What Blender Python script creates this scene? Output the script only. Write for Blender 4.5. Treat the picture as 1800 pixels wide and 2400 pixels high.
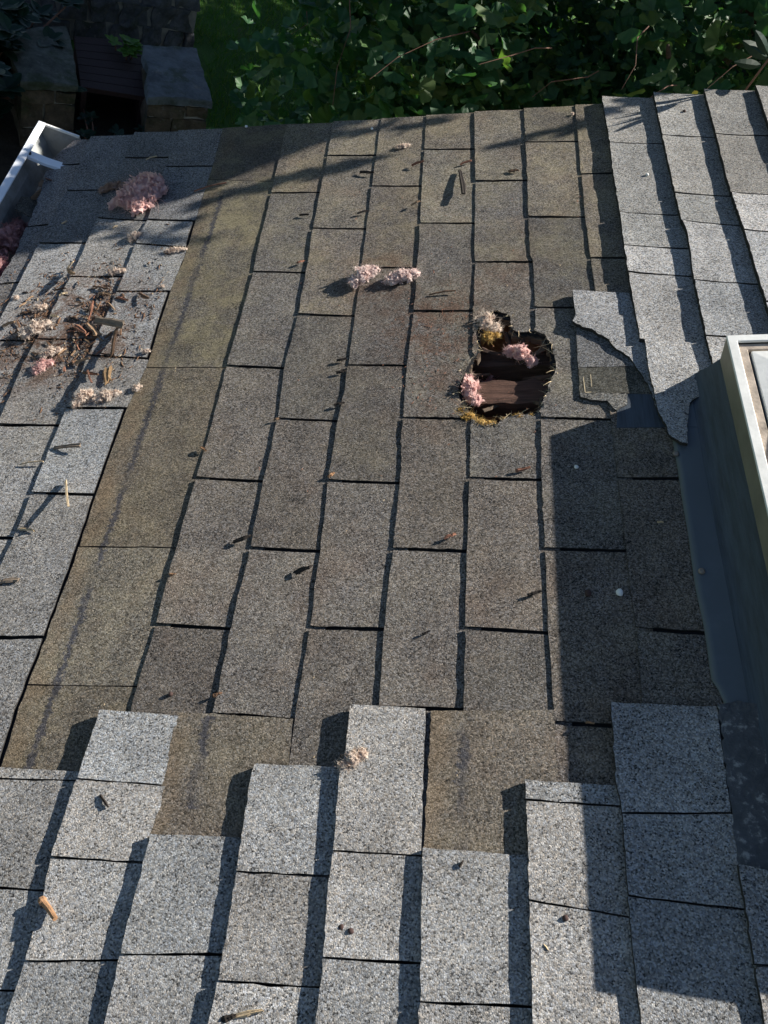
import bpy, bmesh, math, random
from mathutils import Vector, Matrix, noise
for o in list(bpy.data.objects): bpy.data.objects.remove(o)
SC = bpy.context.scene
COL = SC.collection
# ------------------------------------------------------------------ camera, sky, sun, exposure
PITCH = math.radians(27.0)                 # roof slope; roof axes: u up the slope, v along the eave, n off the surface
H0 = 2.8                                   # height of the roof's origin over the ground
cP, sP = math.cos(PITCH), math.sin(PITCH)
RM = Matrix(((cP,0,-sP,0),(0,1,0,0),(sP,0,cP,H0),(0,0,0,1)))     # roof axes -> world
def rw(u, v, n=0.0): return RM @ Vector((u, v, n))
cam_d = bpy.data.cameras.new('camera'); cam = bpy.data.objects.new('camera', cam_d); COL.objects.link(cam)
CX, CY, CZ = Vector(((0.990822, 0.075600, -0.112051))), Vector(((-0.005502, -0.805722, -0.592268))), Vector(((-0.135058, 0.587449, -0.797912)))
crot = Matrix((CX, -CY, -CZ)).transposed().to_4x4()
cam.matrix_world = RM @ Matrix.Translation(((0.561622, -0.802961, 1.201889))) @ crot
cam_d.sensor_fit = 'VERTICAL'; cam_d.sensor_height = 36.0; cam_d.sensor_width = 27.0
cam_d.lens = 36.0*1998.58/2400.0
cam_d.clip_start = 0.02; cam_d.clip_end = 500
SC.camera = cam
SUN = (RM.to_3x3() @ Vector((0.334, 0.150, 0.111))).normalized()  # towards the sun
sun_el = math.asin(SUN.z); sun_az = math.atan2(SUN.x, SUN.y)
W = bpy.data.worlds.new('World'); SC.world = W; W.use_nodes = True
wn = W.node_tree.nodes; wn.clear()
sky = wn.new('ShaderNodeTexSky'); sky.sky_type = 'NISHITA'; sky.sun_disc = False
sky.dust_density = 0.2; sky.ozone_density = 1.5; sky.air_density = 0.9; sky.sun_elevation = sun_el; sky.sun_rotation = sun_az
bg = wn.new('ShaderNodeBackground'); bg.inputs['Strength'].default_value = 0.05
wo = wn.new('ShaderNodeOutputWorld')
W.node_tree.links.new(sky.outputs[0], bg.inputs[0]); W.node_tree.links.new(bg.outputs[0], wo.inputs[0])
sl = bpy.data.lights.new('sun', 'SUN'); sl.energy = 5.0; sl.angle = math.radians(0.53); sl.color = (1.0, 0.95, 0.87)
so = bpy.data.objects.new('sun', sl); COL.objects.link(so)
so.rotation_euler = SUN.to_track_quat('Z', 'Y').to_euler(); so.location = (3, 2, 9)
SC.view_settings.view_transform = 'Standard'; SC.view_settings.look = 'None'
SC.view_settings.exposure = 1.12; SC.view_settings.gamma = 1.0
SC.render.engine = 'CYCLES'
# ------------------------------------------------------------------ traced plan of the roof in metres (u, v)
LINES = {
  'e0': [(-0.006,1.382),(-0.004,1.274),(-0.001,1.116),(0.003,0.844),(0.006,0.755),(0.005,0.599),(0.001,0.456),(0.002,0.301),(-0.001,0.158),(-0.004,0.003),(-0.005,-0.152),(-0.009,-0.299)],
  'e1': [(0.122,1.363),(0.126,1.206),(0.125,1.063),(0.126,0.895),(0.131,0.751),(0.132,0.611),(0.125,0.448),(0.133,0.304),(0.13,0.151),(0.131,0.0),(0.125,-0.157),(0.125,-0.305)],
  'e2': [(0.252,1.365),(0.253,1.1),(0.256,0.808),(0.257,0.6),(0.258,0.374),(0.253,0.297),(0.251,0.158),(0.255,-0.005),(0.256,-0.155),(0.253,-0.311),(0.254,-0.375)],
  'e3': [(0.374,1.377),(0.377,1.068),(0.381,0.884),(0.382,0.872),(0.383,0.608),(0.378,0.441),(0.379,0.239),(0.384,0.175),(0.381,-0.002),(0.378,-0.115),(0.377,-0.154),(0.38,-0.284)],
  'e4': [(0.5,1.371),(0.507,1.056),(0.508,0.784),(0.51,0.761),(0.508,0.579),(0.508,0.265),(0.508,0.125),(0.506,-0.002),(0.506,-0.155),(0.506,-0.289)],
  'e5': [(0.629,1.371),(0.63,1.141),(0.629,0.775),(0.636,0.752),(0.635,0.558),(0.638,0.29),(0.634,0.147),(0.635,-0.002),(0.635,-0.153),(0.638,-0.291),(0.639,-0.384)],
  'e6': [(0.76,1.359),(0.757,1.088),(0.756,0.904),(0.758,0.766),(0.76,0.652),(0.765,0.143),(0.766,0.003),(0.766,-0.094),(0.768,-0.151),(0.765,-0.262)],
  'e7': [(0.863,0.202),(0.863,0.14),(0.865,0.066),(0.867,0.032),(0.867,-0.036),(0.865,-0.116),(0.867,-0.161),(0.868,-0.214)],
  's': [(-0.188,1.393),(-0.18,1.207),(-0.179,1.083),(-0.174,0.839),(-0.18,0.702),(-0.179,0.597),(-0.174,0.47),(-0.188,0.338),(-0.189,0.227),(-0.19,0.123),(-0.188,-0.027),(-0.191,-0.179),(-0.196,-0.306),(-0.192,-0.372)],
  'l1': [(-0.315,1.385),(-0.31,1.221),(-0.301,0.977),(-0.309,0.927),(-0.306,0.768),(-0.308,0.662),(-0.311,0.548),(-0.314,0.469),(-0.317,0.361),(-0.317,0.297),(-0.319,0.183),(-0.317,0.033),(-0.322,-0.047)],
  'l2': [(-0.441,1.376),(-0.439,1.267),(-0.438,0.988),(-0.436,0.82),(-0.445,0.654),(-0.456,0.482),(-0.451,0.307)],
  'l3': [(-0.57,1.339),(-0.559,1.203),(-0.565,0.961),(-0.564,0.794),(-0.566,0.621)],
  'n6': [(0.827,1.391),(0.83,1.18),(0.828,1.043),(0.83,0.889),(0.829,0.819),(0.829,0.7),(0.831,0.626),(0.834,0.468),(0.842,0.379),(0.846,0.296)],
  'n7': [(0.955,1.402),(0.955,1.227),(0.956,1.02),(0.957,0.861),(0.964,0.808),(0.958,0.654),(0.957,0.481),(0.959,0.405)],
  'n8': [(1.08,1.402),(1.078,1.191),(1.075,0.954),(1.081,0.794),(1.081,0.683),(1.084,0.554)],
  'n9': [(1.205,1.395),(1.204,1.28),(1.203,1.217)],
  'c1': [(-0.053,-0.307),(-0.057,-0.4),(-0.059,-0.442),(-0.063,-0.523),(-0.056,-0.583),(-0.056,-0.659),(-0.059,-0.714),(-0.059,-0.728)],
  'c1r': [(0.073,-0.309),(0.074,-0.418),(0.069,-0.488)],
  'c2': [(0.074,-0.488),(0.073,-0.55),(0.071,-0.622),(0.071,-0.641),(0.071,-0.719)],
  'c3': [(0.207,-0.384),(0.204,-0.408),(0.206,-0.51),(0.207,-0.569),(0.206,-0.662),(0.204,-0.71)],
  'c4': [(0.338,-0.289),(0.338,-0.359),(0.333,-0.393),(0.335,-0.501),(0.334,-0.548),(0.338,-0.656),(0.336,-0.702)],
  'c4r': [(0.454,-0.295),(0.455,-0.392),(0.458,-0.489)],
  'c5': [(0.457,-0.489),(0.459,-0.57),(0.462,-0.671),(0.461,-0.694)],
  'c6': [(0.594,-0.393),(0.595,-0.489),(0.596,-0.562),(0.596,-0.685)],
  'c7': [(0.719,-0.275),(0.716,-0.389),(0.721,-0.435),(0.719,-0.556),(0.72,-0.628),(0.722,-0.676)],
  'c7r': [(0.867,-0.273),(0.863,-0.42),(0.86,-0.491)],
  'c8': [(0.86,-0.491),(0.86,-0.543),(0.86,-0.607),(0.86,-0.667)],
}
JOINTS = {
  '0': [(1.067,1.062),(0.76,0.751),(0.456,0.446),(0.158,0.15),(-0.152,-0.157)],
  '1': [(1.22,1.212),(0.911,0.903),(0.607,0.598),(0.304,0.297),(0.0,-0.005),(-0.305,-0.31)],
  '2': [(1.072,1.064),(0.758,0.752),(0.447,0.444),(0.148,0.143),(-0.154,-0.154)],
  '3': [(1.22,1.212),(0.911,0.904),(0.604,0.601),(0.3,0.296),(-0.001,-0.004),(-0.288,-0.287)],
  '4': [(1.067,1.063),(0.76,0.754),(0.442,0.437),(0.151,0.147),(-0.151,-0.157)],
  '5': [(1.223,1.217),(0.913,0.906),(0.601,0.597),(0.292,0.287),(-0.001,-0.003),(-0.304,-0.307)],
  '6': [(1.071,1.071),(0.755,0.75),(0.444,0.44),(0.146,0.147),(-0.148,-0.155)],
  's': [(1.148,1.12),(0.46,0.453),(0.005,0.003),(-0.263,-0.262)],
  'l1': [(1.214,1.209),(0.981,0.971),(0.885,0.867),(0.707,0.707),(0.497,0.488),(0.344,0.344),(0.125,0.123),(-0.183,-0.177)],
  'l2': [(1.267,1.264),(0.998,0.982),(0.768,0.766),(0.554,0.552),(0.301,0.3),(0.023,0.024)],
  'l3': [(1.128,1.128),(0.906,0.904),(0.557,0.555),(0.302,0.303)],
  'l4': [(1.258,1.261),(0.986,0.99),(0.759,0.764)],
  'n6': [(1.179,1.18),(0.894,0.892),(0.775,0.772),(0.686,0.68),(0.48,0.468)],
  'n7': [(1.195,1.193),(0.957,0.952),(0.853,0.843),(0.652,0.647),(0.484,0.489)],
  'n8': [(1.186,1.185),(0.946,0.943),(0.808,0.805),(0.575,0.576)],
  'c0': [(-0.402,-0.401),(-0.421,-0.416),(-0.571,-0.569),(-0.695,-0.69)],
  'c1': [(-0.307,-0.309),(-0.416,-0.418),(-0.527,-0.526),(-0.657,-0.647)],
  'c2': [(-0.488,-0.485),(-0.642,-0.632)],
  'c3': [(-0.383,-0.38),(-0.533,-0.531),(-0.664,-0.662)],
  'c4': [(-0.288,-0.287),(-0.5,-0.499),(-0.63,-0.627)],
  'c5': [(-0.489,-0.49),(-0.671,-0.666)],
  'c6': [(-0.392,-0.392),(-0.421,-0.422),(-0.549,-0.56)],
  'c7': [(-0.274,-0.273),(-0.434,-0.425),(-0.537,-0.544)],
  'c8': [(-0.491,-0.511),(-0.607,-0.608)],
}
POLY = {
  'hole': [(0.482,0.364),(0.491,0.334),(0.505,0.303),(0.527,0.276),(0.557,0.278),(0.57,0.295),(0.605,0.303),(0.635,0.307),(0.645,0.341),(0.657,0.38),(0.672,0.43),(0.667,0.479),(0.651,0.517),(0.628,0.534),(0.6,0.528),(0.586,0.544),(0.584,0.58),(0.558,0.599),(0.539,0.589),(0.52,0.558),(0.515,0.527),(0.52,0.486),(0.498,0.434),(0.488,0.402)],
  'brown1': [(0.068,-0.305),(0.126,-0.306),(0.25,-0.31),(0.254,-0.375),(0.253,-0.402),(0.223,-0.491),(0.068,-0.498),(0.066,-0.485),(0.07,-0.414)],
  'brown2': [(0.459,-0.292),(0.638,-0.285),(0.639,-0.388),(0.644,-0.417),(0.604,-0.492),(0.453,-0.499),(0.457,-0.485)],
  'torn1': [(0.712,0.637),(0.827,0.633),(0.835,0.565),(0.832,0.562),(0.715,0.56)],
  'torn2': [(0.714,0.559),(0.83,0.562),(0.851,0.467),(0.859,0.378),(0.861,0.307),(0.847,0.31),(0.84,0.361),(0.824,0.404),(0.811,0.44),(0.788,0.462),(0.77,0.495),(0.745,0.517),(0.728,0.524),(0.709,0.541)],
  'under1': [(0.715,0.532),(0.76,0.534),(0.842,0.451),(0.851,0.409),(0.83,0.418),(0.785,0.421),(0.712,0.418)],
  'under2': [(0.713,0.417),(0.785,0.42),(0.83,0.417),(0.852,0.345),(0.798,0.349),(0.717,0.349),(0.711,0.35)],
  'under3': [(0.711,0.348),(0.717,0.35),(0.798,0.349),(0.795,0.316),(0.775,0.305),(0.766,0.321),(0.758,0.328),(0.731,0.334),(0.711,0.34)],
  'sheet': [(0.771,0.375),(0.855,0.372),(0.86,0.301),(0.86,0.264),(0.772,0.264),(0.777,0.303)],
  'tip': [(0.842,0.48),(0.965,0.474),(0.966,0.414),(0.949,0.408),(0.933,0.397),(0.922,0.379),(0.93,0.357),(0.926,0.334),(0.906,0.316),(0.894,0.264),(0.889,0.216),(0.877,0.218),(0.859,0.234),(0.856,0.259),(0.846,0.29),(0.844,0.352),(0.841,0.397)],
  'apron': [(0.857,0.272),(0.949,0.315),(0.927,0.215),(0.918,0.112),(0.921,-0.052),(0.933,0.03),(0.928,-0.08),(0.929,-0.18),(0.932,-0.272),(0.879,-0.269),(0.878,-0.242),(0.867,-0.215),(0.867,-0.162),(0.865,-0.109),(0.866,-0.037),(0.866,0.03),(0.865,0.064),(0.863,0.138),(0.862,0.2)],
  'tar': [(0.868,-0.273),(0.889,-0.266),(0.951,-0.267),(0.942,-0.471),(0.931,-0.527),(0.895,-0.511),(0.87,-0.491),(0.862,-0.489),(0.865,-0.418)],
  'adh_s': [(-0.124,1.048),(-0.132,0.925),(-0.133,0.859),(-0.132,0.773),(-0.135,0.66),(-0.129,0.561),(-0.128,0.468),(-0.132,0.381),(-0.141,0.262),(-0.136,0.186),(-0.144,0.064),(-0.138,-0.037),(-0.14,-0.116),(-0.137,-0.165),(-0.136,-0.273),(-0.148,-0.32),(-0.148,-0.389)],
  'adh1': [(0.119,-0.318),(0.12,-0.376),(0.121,-0.441)],
  'adh2': [(0.508,-0.292),(0.508,-0.383),(0.506,-0.478)],
}
CHIPS = [
  ('wood_chip', -0.449, 0.7879, -0.4107, 0.7475, 0.016, 0.022, 'tan', 'upright tan wood chip standing on edge above the pile of wood debris'),
  ('wood_chip', -0.4547, 0.7969, -0.4375, 0.8081, 0.008, 0.012, 'pale', 'pale splinter leaning on the upright tan chip above the debris pile'),
  ('wood_chip', -0.37, 0.7265, -0.3279, 0.7128, 0.008, 0.006, 'brown', 'upper of two brown splinters lying side by side right of the upright tan chip'),
  ('wood_chip', -0.35, 0.7064, -0.3183, 0.6944, 0.012, 0.006, 'tan', 'lower of two brown splinters lying side by side right of the upright tan chip'),
  ('wood_chip', -0.2999, 0.6872, -0.2698, 0.6731, 0.012, 0.006, 'red', 'reddish chip in the loose crumbs just right of the dark shingle step'),
  ('wood_chip', -0.249, 0.6946, -0.2171, 0.6686, 0.012, 0.008, 'brown', 'single brown chip below the shingle joint beside the yellowish strip'),
  ('wood_chip', -0.3474, 0.6114, -0.3414, 0.6529, 0.01, 0.018, 'red', 'thin reddish splinter pointing away from the camera in the debris pile'),
  ('wood_chip', -0.3722, 0.5936, -0.3348, 0.5587, 0.016, 0.01, 'red', 'reddish brown chip left of the rounded bark flake in the debris pile'),
  ('bark_flake', -0.3428, 0.5959, -0.3082, 0.5564, 0.02, 0.006, 'tan', 'rounded tan bark flake in the middle of the debris pile'),
  ('bark_flake', -0.3273, 0.608, -0.249, 0.5727, 0.022, 0.016, 'grey', 'broad grey bark slab propped up with a black shadow below it'),
  ('bark_flake', -0.2688, 0.5733, -0.2469, 0.4764, 0.022, 0.014, 'brown', 'large upright brown bark piece standing left of the yellowish strip'),
  ('wood_chip', -0.336, 0.4748, -0.3037, 0.4791, 0.013, 0.008, 'tan', 'tan splinter lying over the shingle edge left of the large brown bark piece'),
  ('wood_chip', -0.2994, 0.449, -0.2676, 0.3975, 0.01, 0.016, 'red', 'reddish stick leaning just above the two cream insulation tufts'),
  ('wood_chip', -0.3115, 0.446, -0.2683, 0.43, 0.009, 0.01, 'brown', 'brown splinter crossing behind the reddish leaning stick'),
  ('bark_flake', -0.259, 0.4577, -0.2439, 0.4126, 0.026, 0.006, 'ochre', 'flat ochre bark flake beside the reddish leaning stick'),
  ('wood_chip', -0.437, 0.5984, -0.4159, 0.5979, 0.009, 0.006, 'tan', 'small tan chip right of the pale insulation clump with twigs'),
  ('wood_chip', -0.4424, 0.632, -0.4189, 0.6174, 0.01, 0.008, 'pale', 'small pale chip up against the shingle edge right of the twiggy insulation clump'),
  ('wood_chip', -0.5502, 0.6027, -0.5174, 0.6058, 0.012, 0.01, 'tan', 'tan chip at the far left of the debris pile'),
  ('wood_chip', -0.5211, 0.6402, -0.4938, 0.647, 0.008, 0.005, 'brown', 'short brown sliver above the twiggy insulation clump'),
  ('wood_chip', -0.4657, 0.7217, -0.4342, 0.7251, 0.005, 0.004, 'brown', 'thin dark sliver below the upright tan chip'),
  ('wood_chip', -0.4444, 0.6999, -0.4279, 0.7068, 0.01, 0.006, 'pale', 'pale flat chip on the shingle edge below the upright tan chip'),
  ('wood_chip', -0.3169, 0.6682, -0.2912, 0.6397, 0.006, 0.005, 'tan', 'tan sliver at the end of the dark shingle step in the debris pile'),
  ('wood_chip', -0.356, 0.5405, -0.3393, 0.5152, 0.004, 0.004, 'red', 'thin reddish needle between the debris pile and the large brown bark piece'),
  ('wood_chip', -0.2531, 0.1497, -0.2116, 0.0704, 0.01, 0.03, 'pale', 'pale pointed splinter sticking up with a dark shadow at its left'),
  ('wood_chip', -0.3115, 0.0395, -0.2807, 0.0343, 0.008, 0.006, 'pale', 'pale splinter on the shingle edge below the upright pale splinter'),
  ('bark_flake', -0.3117, -0.0725, -0.2738, -0.0697, 0.013, 0.006, 'grey', 'grey bark strip at the left edge of the picture'),
  ('bark_flake', -0.307, 0.2369, -0.251, 0.2346, 0.012, 0.008, 'grey', 'grey brown bark strip lying across a pale tab at left'),
  ('twig', -0.3657, 0.1948, -0.3183, 0.2001, 0.003, 0.003, 'pale', 'thin pale straw on the light shingles at far left'),
  ('wood_chip', -0.0568, -0.5831, -0.0238, -0.6079, 0.011, 0.012, 'orange', 'orange tan peg shaped stick with a blunt head, lower left'),
  ('wood_chip', 0.2305, -0.7017, 0.2695, -0.6913, 0.009, 0.006, 'pale', 'pale tan twig at the bottom edge of the picture'),
  ('wood_chip', 0.2193, -0.7054, 0.2367, -0.6984, 0.01, 0.006, 'dark', 'dark sliver against the pale twig at the bottom edge'),
  ('wood_chip', -0.016, -0.4383, 0.0021, -0.4551, 0.006, 0.004, 'dark', 'dark curved sliver on the light tab above the orange peg'),
  ('wood_chip', 0.6126, -0.5984, 0.6185, -0.6044, 0.004, 0.004, 'pale', 'tiny pale curl on the light tab at lower right'),
  ('bark_flake', 0.4694, 1.1098, 0.4805, 0.9967, 0.016, 0.012, 'dark', 'twisted dark bark strip on the tab near the far roof edge'),
  ('wood_chip', 0.4687, 1.1399, 0.4971, 1.1512, 0.008, 0.006, 'red', 'small reddish chip just above the twisted dark bark strip'),
  ('wood_chip', 0.5872, 1.0976, 0.6121, 1.0961, 0.012, 0.006, 'brown', 'brown leaf scrap beside the joint right of the twisted bark strip'),
  ('wood_chip', 0.3475, 1.1477, 0.3767, 1.1521, 0.01, 0.008, 'red', 'reddish scrap on the shingle edge below the small white tuft'),
  ('wood_chip', 0.3572, 0.9771, 0.3794, 0.9818, 0.01, 0.008, 'tan', 'tan scrap on the shingle edge left of the twisted bark strip'),
  ('wood_chip', 0.218, 1.1308, 0.254, 1.1243, 0.01, 0.005, 'dark', 'black crumpled leaf between the upper shadow streak and the shingle edge'),
  ('wood_chip', 0.2287, 0.9563, 0.2534, 0.9644, 0.008, 0.004, 'dark', 'small dark leaf scrap below the black crumpled leaf'),
  ('wood_chip', 0.0865, 0.964, 0.1099, 0.9632, 0.007, 0.004, 'dark', 'small dark leaf scrap in the middle of a tab right of the yellowish strip'),
  ('twig', -0.2053, 1.0922, -0.1238, 1.1159, 0.004, 0.004, 'red', 'thin reddish twig across the top of the yellowish strip'),
  ('twig', -0.374, 1.2515, -0.3448, 1.2632, 0.003, 0.004, 'pale', 'short white stick on the shaded tab above the big pink clump'),
  ('twig', -0.5278, 0.9816, -0.5165, 0.9915, 0.004, 0.003, 'pale', 'short pale sliver on the shaded tab near the gutter'),
  ('twig', -0.3856, 0.9527, -0.3737, 0.9604, 0.004, 0.003, 'pale', 'short pale sliver left of the small bright tuft'),
  ('twig', 0.4131, 0.6521, 0.47, 0.6594, 0.004, 0.006, 'brown', 'curved brown twig above the hole'),
  ('wood_chip', 0.1064, 0.7792, 0.1223, 0.7849, 0.009, 0.004, 'red', 'reddish crumb cluster on a tab beside the two sunlit pink tufts'),
  ('wood_chip', -0.0066, 0.2307, 0.0056, 0.2216, 0.008, 0.006, 'orange', 'orange crumb on the butt edge beside the yellowish strip'),
  ('wood_chip', 0.1267, 0.299, 0.1361, 0.3021, 0.007, 0.005, 'tan', 'tan crumb at a shingle joint in the middle of the roof'),
  ('wood_chip', 0.2511, 0.1561, 0.2614, 0.1644, 0.008, 0.005, 'orange', 'orange crumb at a shingle joint below the middle of the roof'),
  ('wood_chip', 0.2329, 0.4582, 0.2547, 0.4609, 0.009, 0.005, 'dark', 'upper of three dark leaf scraps along one butt edge'),
  ('wood_chip', 0.2368, 0.4235, 0.2556, 0.4289, 0.009, 0.005, 'dark', 'middle of three dark leaf scraps along one butt edge'),
  ('wood_chip', 0.2422, 0.3324, 0.2627, 0.3382, 0.01, 0.005, 'dark', 'lowest of three dark leaf scraps along one butt edge'),
  ('wood_chip', 0.0985, 0.0109, 0.1295, 0.0199, 0.012, 0.008, 'dark', 'dark curled leaf on the butt edge at centre left'),
  ('wood_chip', 0.2192, -0.0506, 0.2473, -0.0428, 0.013, 0.01, 'dark', 'dark curled leaf with a pale spot on a tab at centre'),
  ('wood_chip', -0.0024, -0.0565, 0.0077, -0.0545, 0.006, 0.005, 'orange', 'orange speck on the butt edge at lower left'),
  ('wood_chip', 0.1167, -0.2777, 0.1313, -0.2712, 0.008, 0.006, 'brown', 'brown crumb on the butt edge just above the lower light tabs'),
  ('wood_chip', 0.5897, 0.1645, 0.6142, 0.1723, 0.01, 0.005, 'red', 'reddish chip with a dark tail below the hole'),
  ('wood_chip', 0.4689, 0.0178, 0.4865, 0.0253, 0.01, 0.005, 'red', 'reddish chip at the foot of a tab below the hole'),
  ('wood_chip', 0.6042, -0.0924, 0.6262, -0.0851, 0.008, 0.004, 'dark', 'dark scrap at the edge of the skylight shadow'),
  ('wood_chip', 0.4385, -0.1637, 0.4512, -0.1584, 0.005, 0.003, 'dark', 'small dark sliver on a tab at lower centre'),
  ('wood_chip', 0.5066, -0.5126, 0.5111, -0.5041, 0.004, 0.003, 'dark', 'dark fleck low on the sunlit tab at lower right'),
  ('twig', 0.8204, 0.0514, 0.8303, 0.0507, 0.003, 0.003, 'pale', 'faint pale sliver lying in the skylight shadow'),
  ('wood_chip', 0.6815, -0.3058, 0.6933, -0.3082, 0.004, 0.004, 'tan', 'thin tan sliver in the shaded joint beside the raised light tab'),
]
TUFTS = [
  (-0.348, 1.0813, 0.115, 0.135, 0.065, 'pink', 'big pink insulation clump on the shaded tabs near the gutter'),
  (-0.4348, 1.1279, 0.05, 0.035, 0.028, 'pinkbrown', 'brownish flattened tail of insulation at the left of the big pink clump'),
  (-0.3174, 0.9117, 0.022, 0.035, 0.022, 'cream', 'small bright tuft on the shingle edge below the big pink clump'),
  (-0.2012, 0.8519, 0.045, 0.016, 0.01, 'cream', 'flat pale tuft lying in a joint beside the yellowish strip'),
  (-0.325, 0.7788, 0.035, 0.022, 0.018, 'cream', 'pale tuft on the shingle edge above the wood debris'),
  (0.2642, 0.7168, 0.046, 0.06, 0.045, 'pink', 'left one of two sunlit pink tufts in the middle of the roof'),
  (0.3506, 0.7121, 0.06, 0.042, 0.035, 'pink', 'right one of two sunlit pink tufts in the middle of the roof'),
  (-0.46, 0.5829, 0.055, 0.062, 0.042, 'cream', 'pale insulation clump stuck with twigs in the debris pile'),
  (-0.402, 0.5078, 0.04, 0.035, 0.03, 'cream', 'upper lobe of the cream insulation on the butt edge below the debris pile'),
  (-0.4073, 0.4661, 0.035, 0.045, 0.028, 'pink', 'lower pinkish lobe of insulation on the butt edge below the debris pile'),
  (-0.2876, 0.3694, 0.032, 0.055, 0.03, 'cream', 'left one of two cream insulation tufts below the debris pile'),
  (-0.2391, 0.3749, 0.046, 0.036, 0.02, 'cream', 'right one of two cream insulation tufts below the debris pile'),
  (-0.4813, 0.6587, 0.032, 0.026, 0.02, 'cream', 'cream tuft at the upper left of the debris pile'),
  (-0.5508, 0.6989, 0.018, 0.018, 0.012, 'cream', 'tiny cream tuft on the shingle edge at far left'),
  (-0.1793, 0.3973, 0.02, 0.025, 0.008, 'cream', 'thin cream scrap at the edge of the yellowish strip'),
  (-0.1867, 0.5061, 0.02, 0.014, 0.008, 'cream', 'tiny cream scrap right of the large brown bark piece'),
  (-0.2019, 0.7206, 0.014, 0.012, 0.007, 'cream', 'tiny cream crumb above the short dark joint by the yellowish strip'),
  (0.3494, -0.3725, 0.036, 0.04, 0.022, 'cream', 'cream insulation tuft with a feathery tail on the lower light tabs'),
  (0.319, 1.239, 0.034, 0.02, 0.012, 'cream', 'small white tuft near the far roof edge'),
  (0.7511, 1.34, 0.01, 0.012, 0.008, 'cream', 'tiny white tuft at the very edge of the roof'),
]
PEBBLES = [(0.748, -0.086), (0.699, -0.087), (1.022, 1.307), (0.905, 1.043), (0.05, -0.275), (0.64, -0.567), (0.356, -0.593), (0.369, -0.597), (-0.12, 1.386), (0.232, 1.332), (0.695, 0.172)]
MISC = {'screw': [(0.878, -0.045), (0.868, 0.199)], 'scuff': [(0.91, -0.12)]}
# ------------------------------------------------------------------ node helpers and materials
class NT:
    def __init__(self, name):
        self.m = bpy.data.materials.new(name); self.m.use_nodes = True
        self.t = self.m.node_tree; self.t.nodes.clear()
        self.out = self.n('ShaderNodeOutputMaterial')
    def n(self, t, **k):
        x = self.t.nodes.new(t)
        for a, b in k.items(): setattr(x, a, b)
        return x
    def l(self, a, b): self.t.links.new(a, b)
    def put(self, sock, v):
        if isinstance(v, bpy.types.NodeSocket): self.l(v, sock)
        else: sock.default_value = v
    def math(self, op, a, b=None, c=None, clamp=False):
        x = self.n('ShaderNodeMath', operation=op, use_clamp=clamp)
        self.put(x.inputs[0], a)
        if b is not None: self.put(x.inputs[1], b)
        if c is not None: self.put(x.inputs[2], c)
        return x.outputs[0]
    def mix(self, f, a, b, mode='MIX'):
        x = self.n('ShaderNodeMix', data_type='RGBA', blend_type=mode)
        self.put(x.inputs[0], f); self.put(x.inputs[6], a); self.put(x.inputs[7], b)
        return x.outputs[2]
    def ramp(self, f, stops, interp='LINEAR'):
        x = self.n('ShaderNodeValToRGB'); e = x.color_ramp; e.interpolation = interp
        while len(e.elements) < len(stops): e.elements.new(0.5)
        for k, (p, c) in enumerate(stops):
            e.elements[k].position = p; e.elements[k].color = tuple(c)+(1,) if len(c) == 3 else c
        self.put(x.inputs[0], f); return x.outputs[0]
    def noise(self, vec, scale, detail=4, rough=0.6, out=0):
        x = self.n('ShaderNodeTexNoise'); x.inputs['Scale'].default_value = scale
        x.inputs['Detail'].default_value = detail; x.inputs['Roughness'].default_value = rough
        self.l(vec, x.inputs['Vector']); return x.outputs[out]
    def step(self, v, lo, hi):
        x = self.n('ShaderNodeMapRange', interpolation_type='SMOOTHSTEP')
        self.put(x.inputs[0], v); x.inputs[1].default_value = lo; x.inputs[2].default_value = hi
        return x.outputs[0]
    def bump(self, h, dist, strength=1.0, normal=None):
        x = self.n('ShaderNodeBump'); x.inputs['Distance'].default_value = dist; x.inputs['Strength'].default_value = strength
        self.l(h, x.inputs['Height'])
        if normal is not None: self.l(normal, x.inputs['Normal'])
        return x.outputs[0]
    def bsdf(self, col, rough=0.8, normal=None, metallic=0.0, spec=0.3, **k):
        b = self.n('ShaderNodeBsdfPrincipled')
        self.put(b.inputs['Base Color'], col if isinstance(col, bpy.types.NodeSocket) else tuple(col)+(1,))
        self.put(b.inputs['Roughness'], rough); self.put(b.inputs['Metallic'], metallic)
        b.inputs['Specular IOR Level'].default_value = spec
        if normal is not None: self.l(normal, b.inputs['Normal'])
        self.l(b.outputs[0], self.out.inputs[0]); return b
roof = bpy.data.objects.new('roof', None); COL.objects.link(roof); roof.matrix_world = RM
roof['label'] = 'shingled grey roof slope with torn shingles and a hole, beside the skylight'; roof['category'] = 'roof'

def roofspace(t):
    tc = t.n('ShaderNodeTexCoord'); tc.object = roof
    return tc.outputs['Object']

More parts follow.
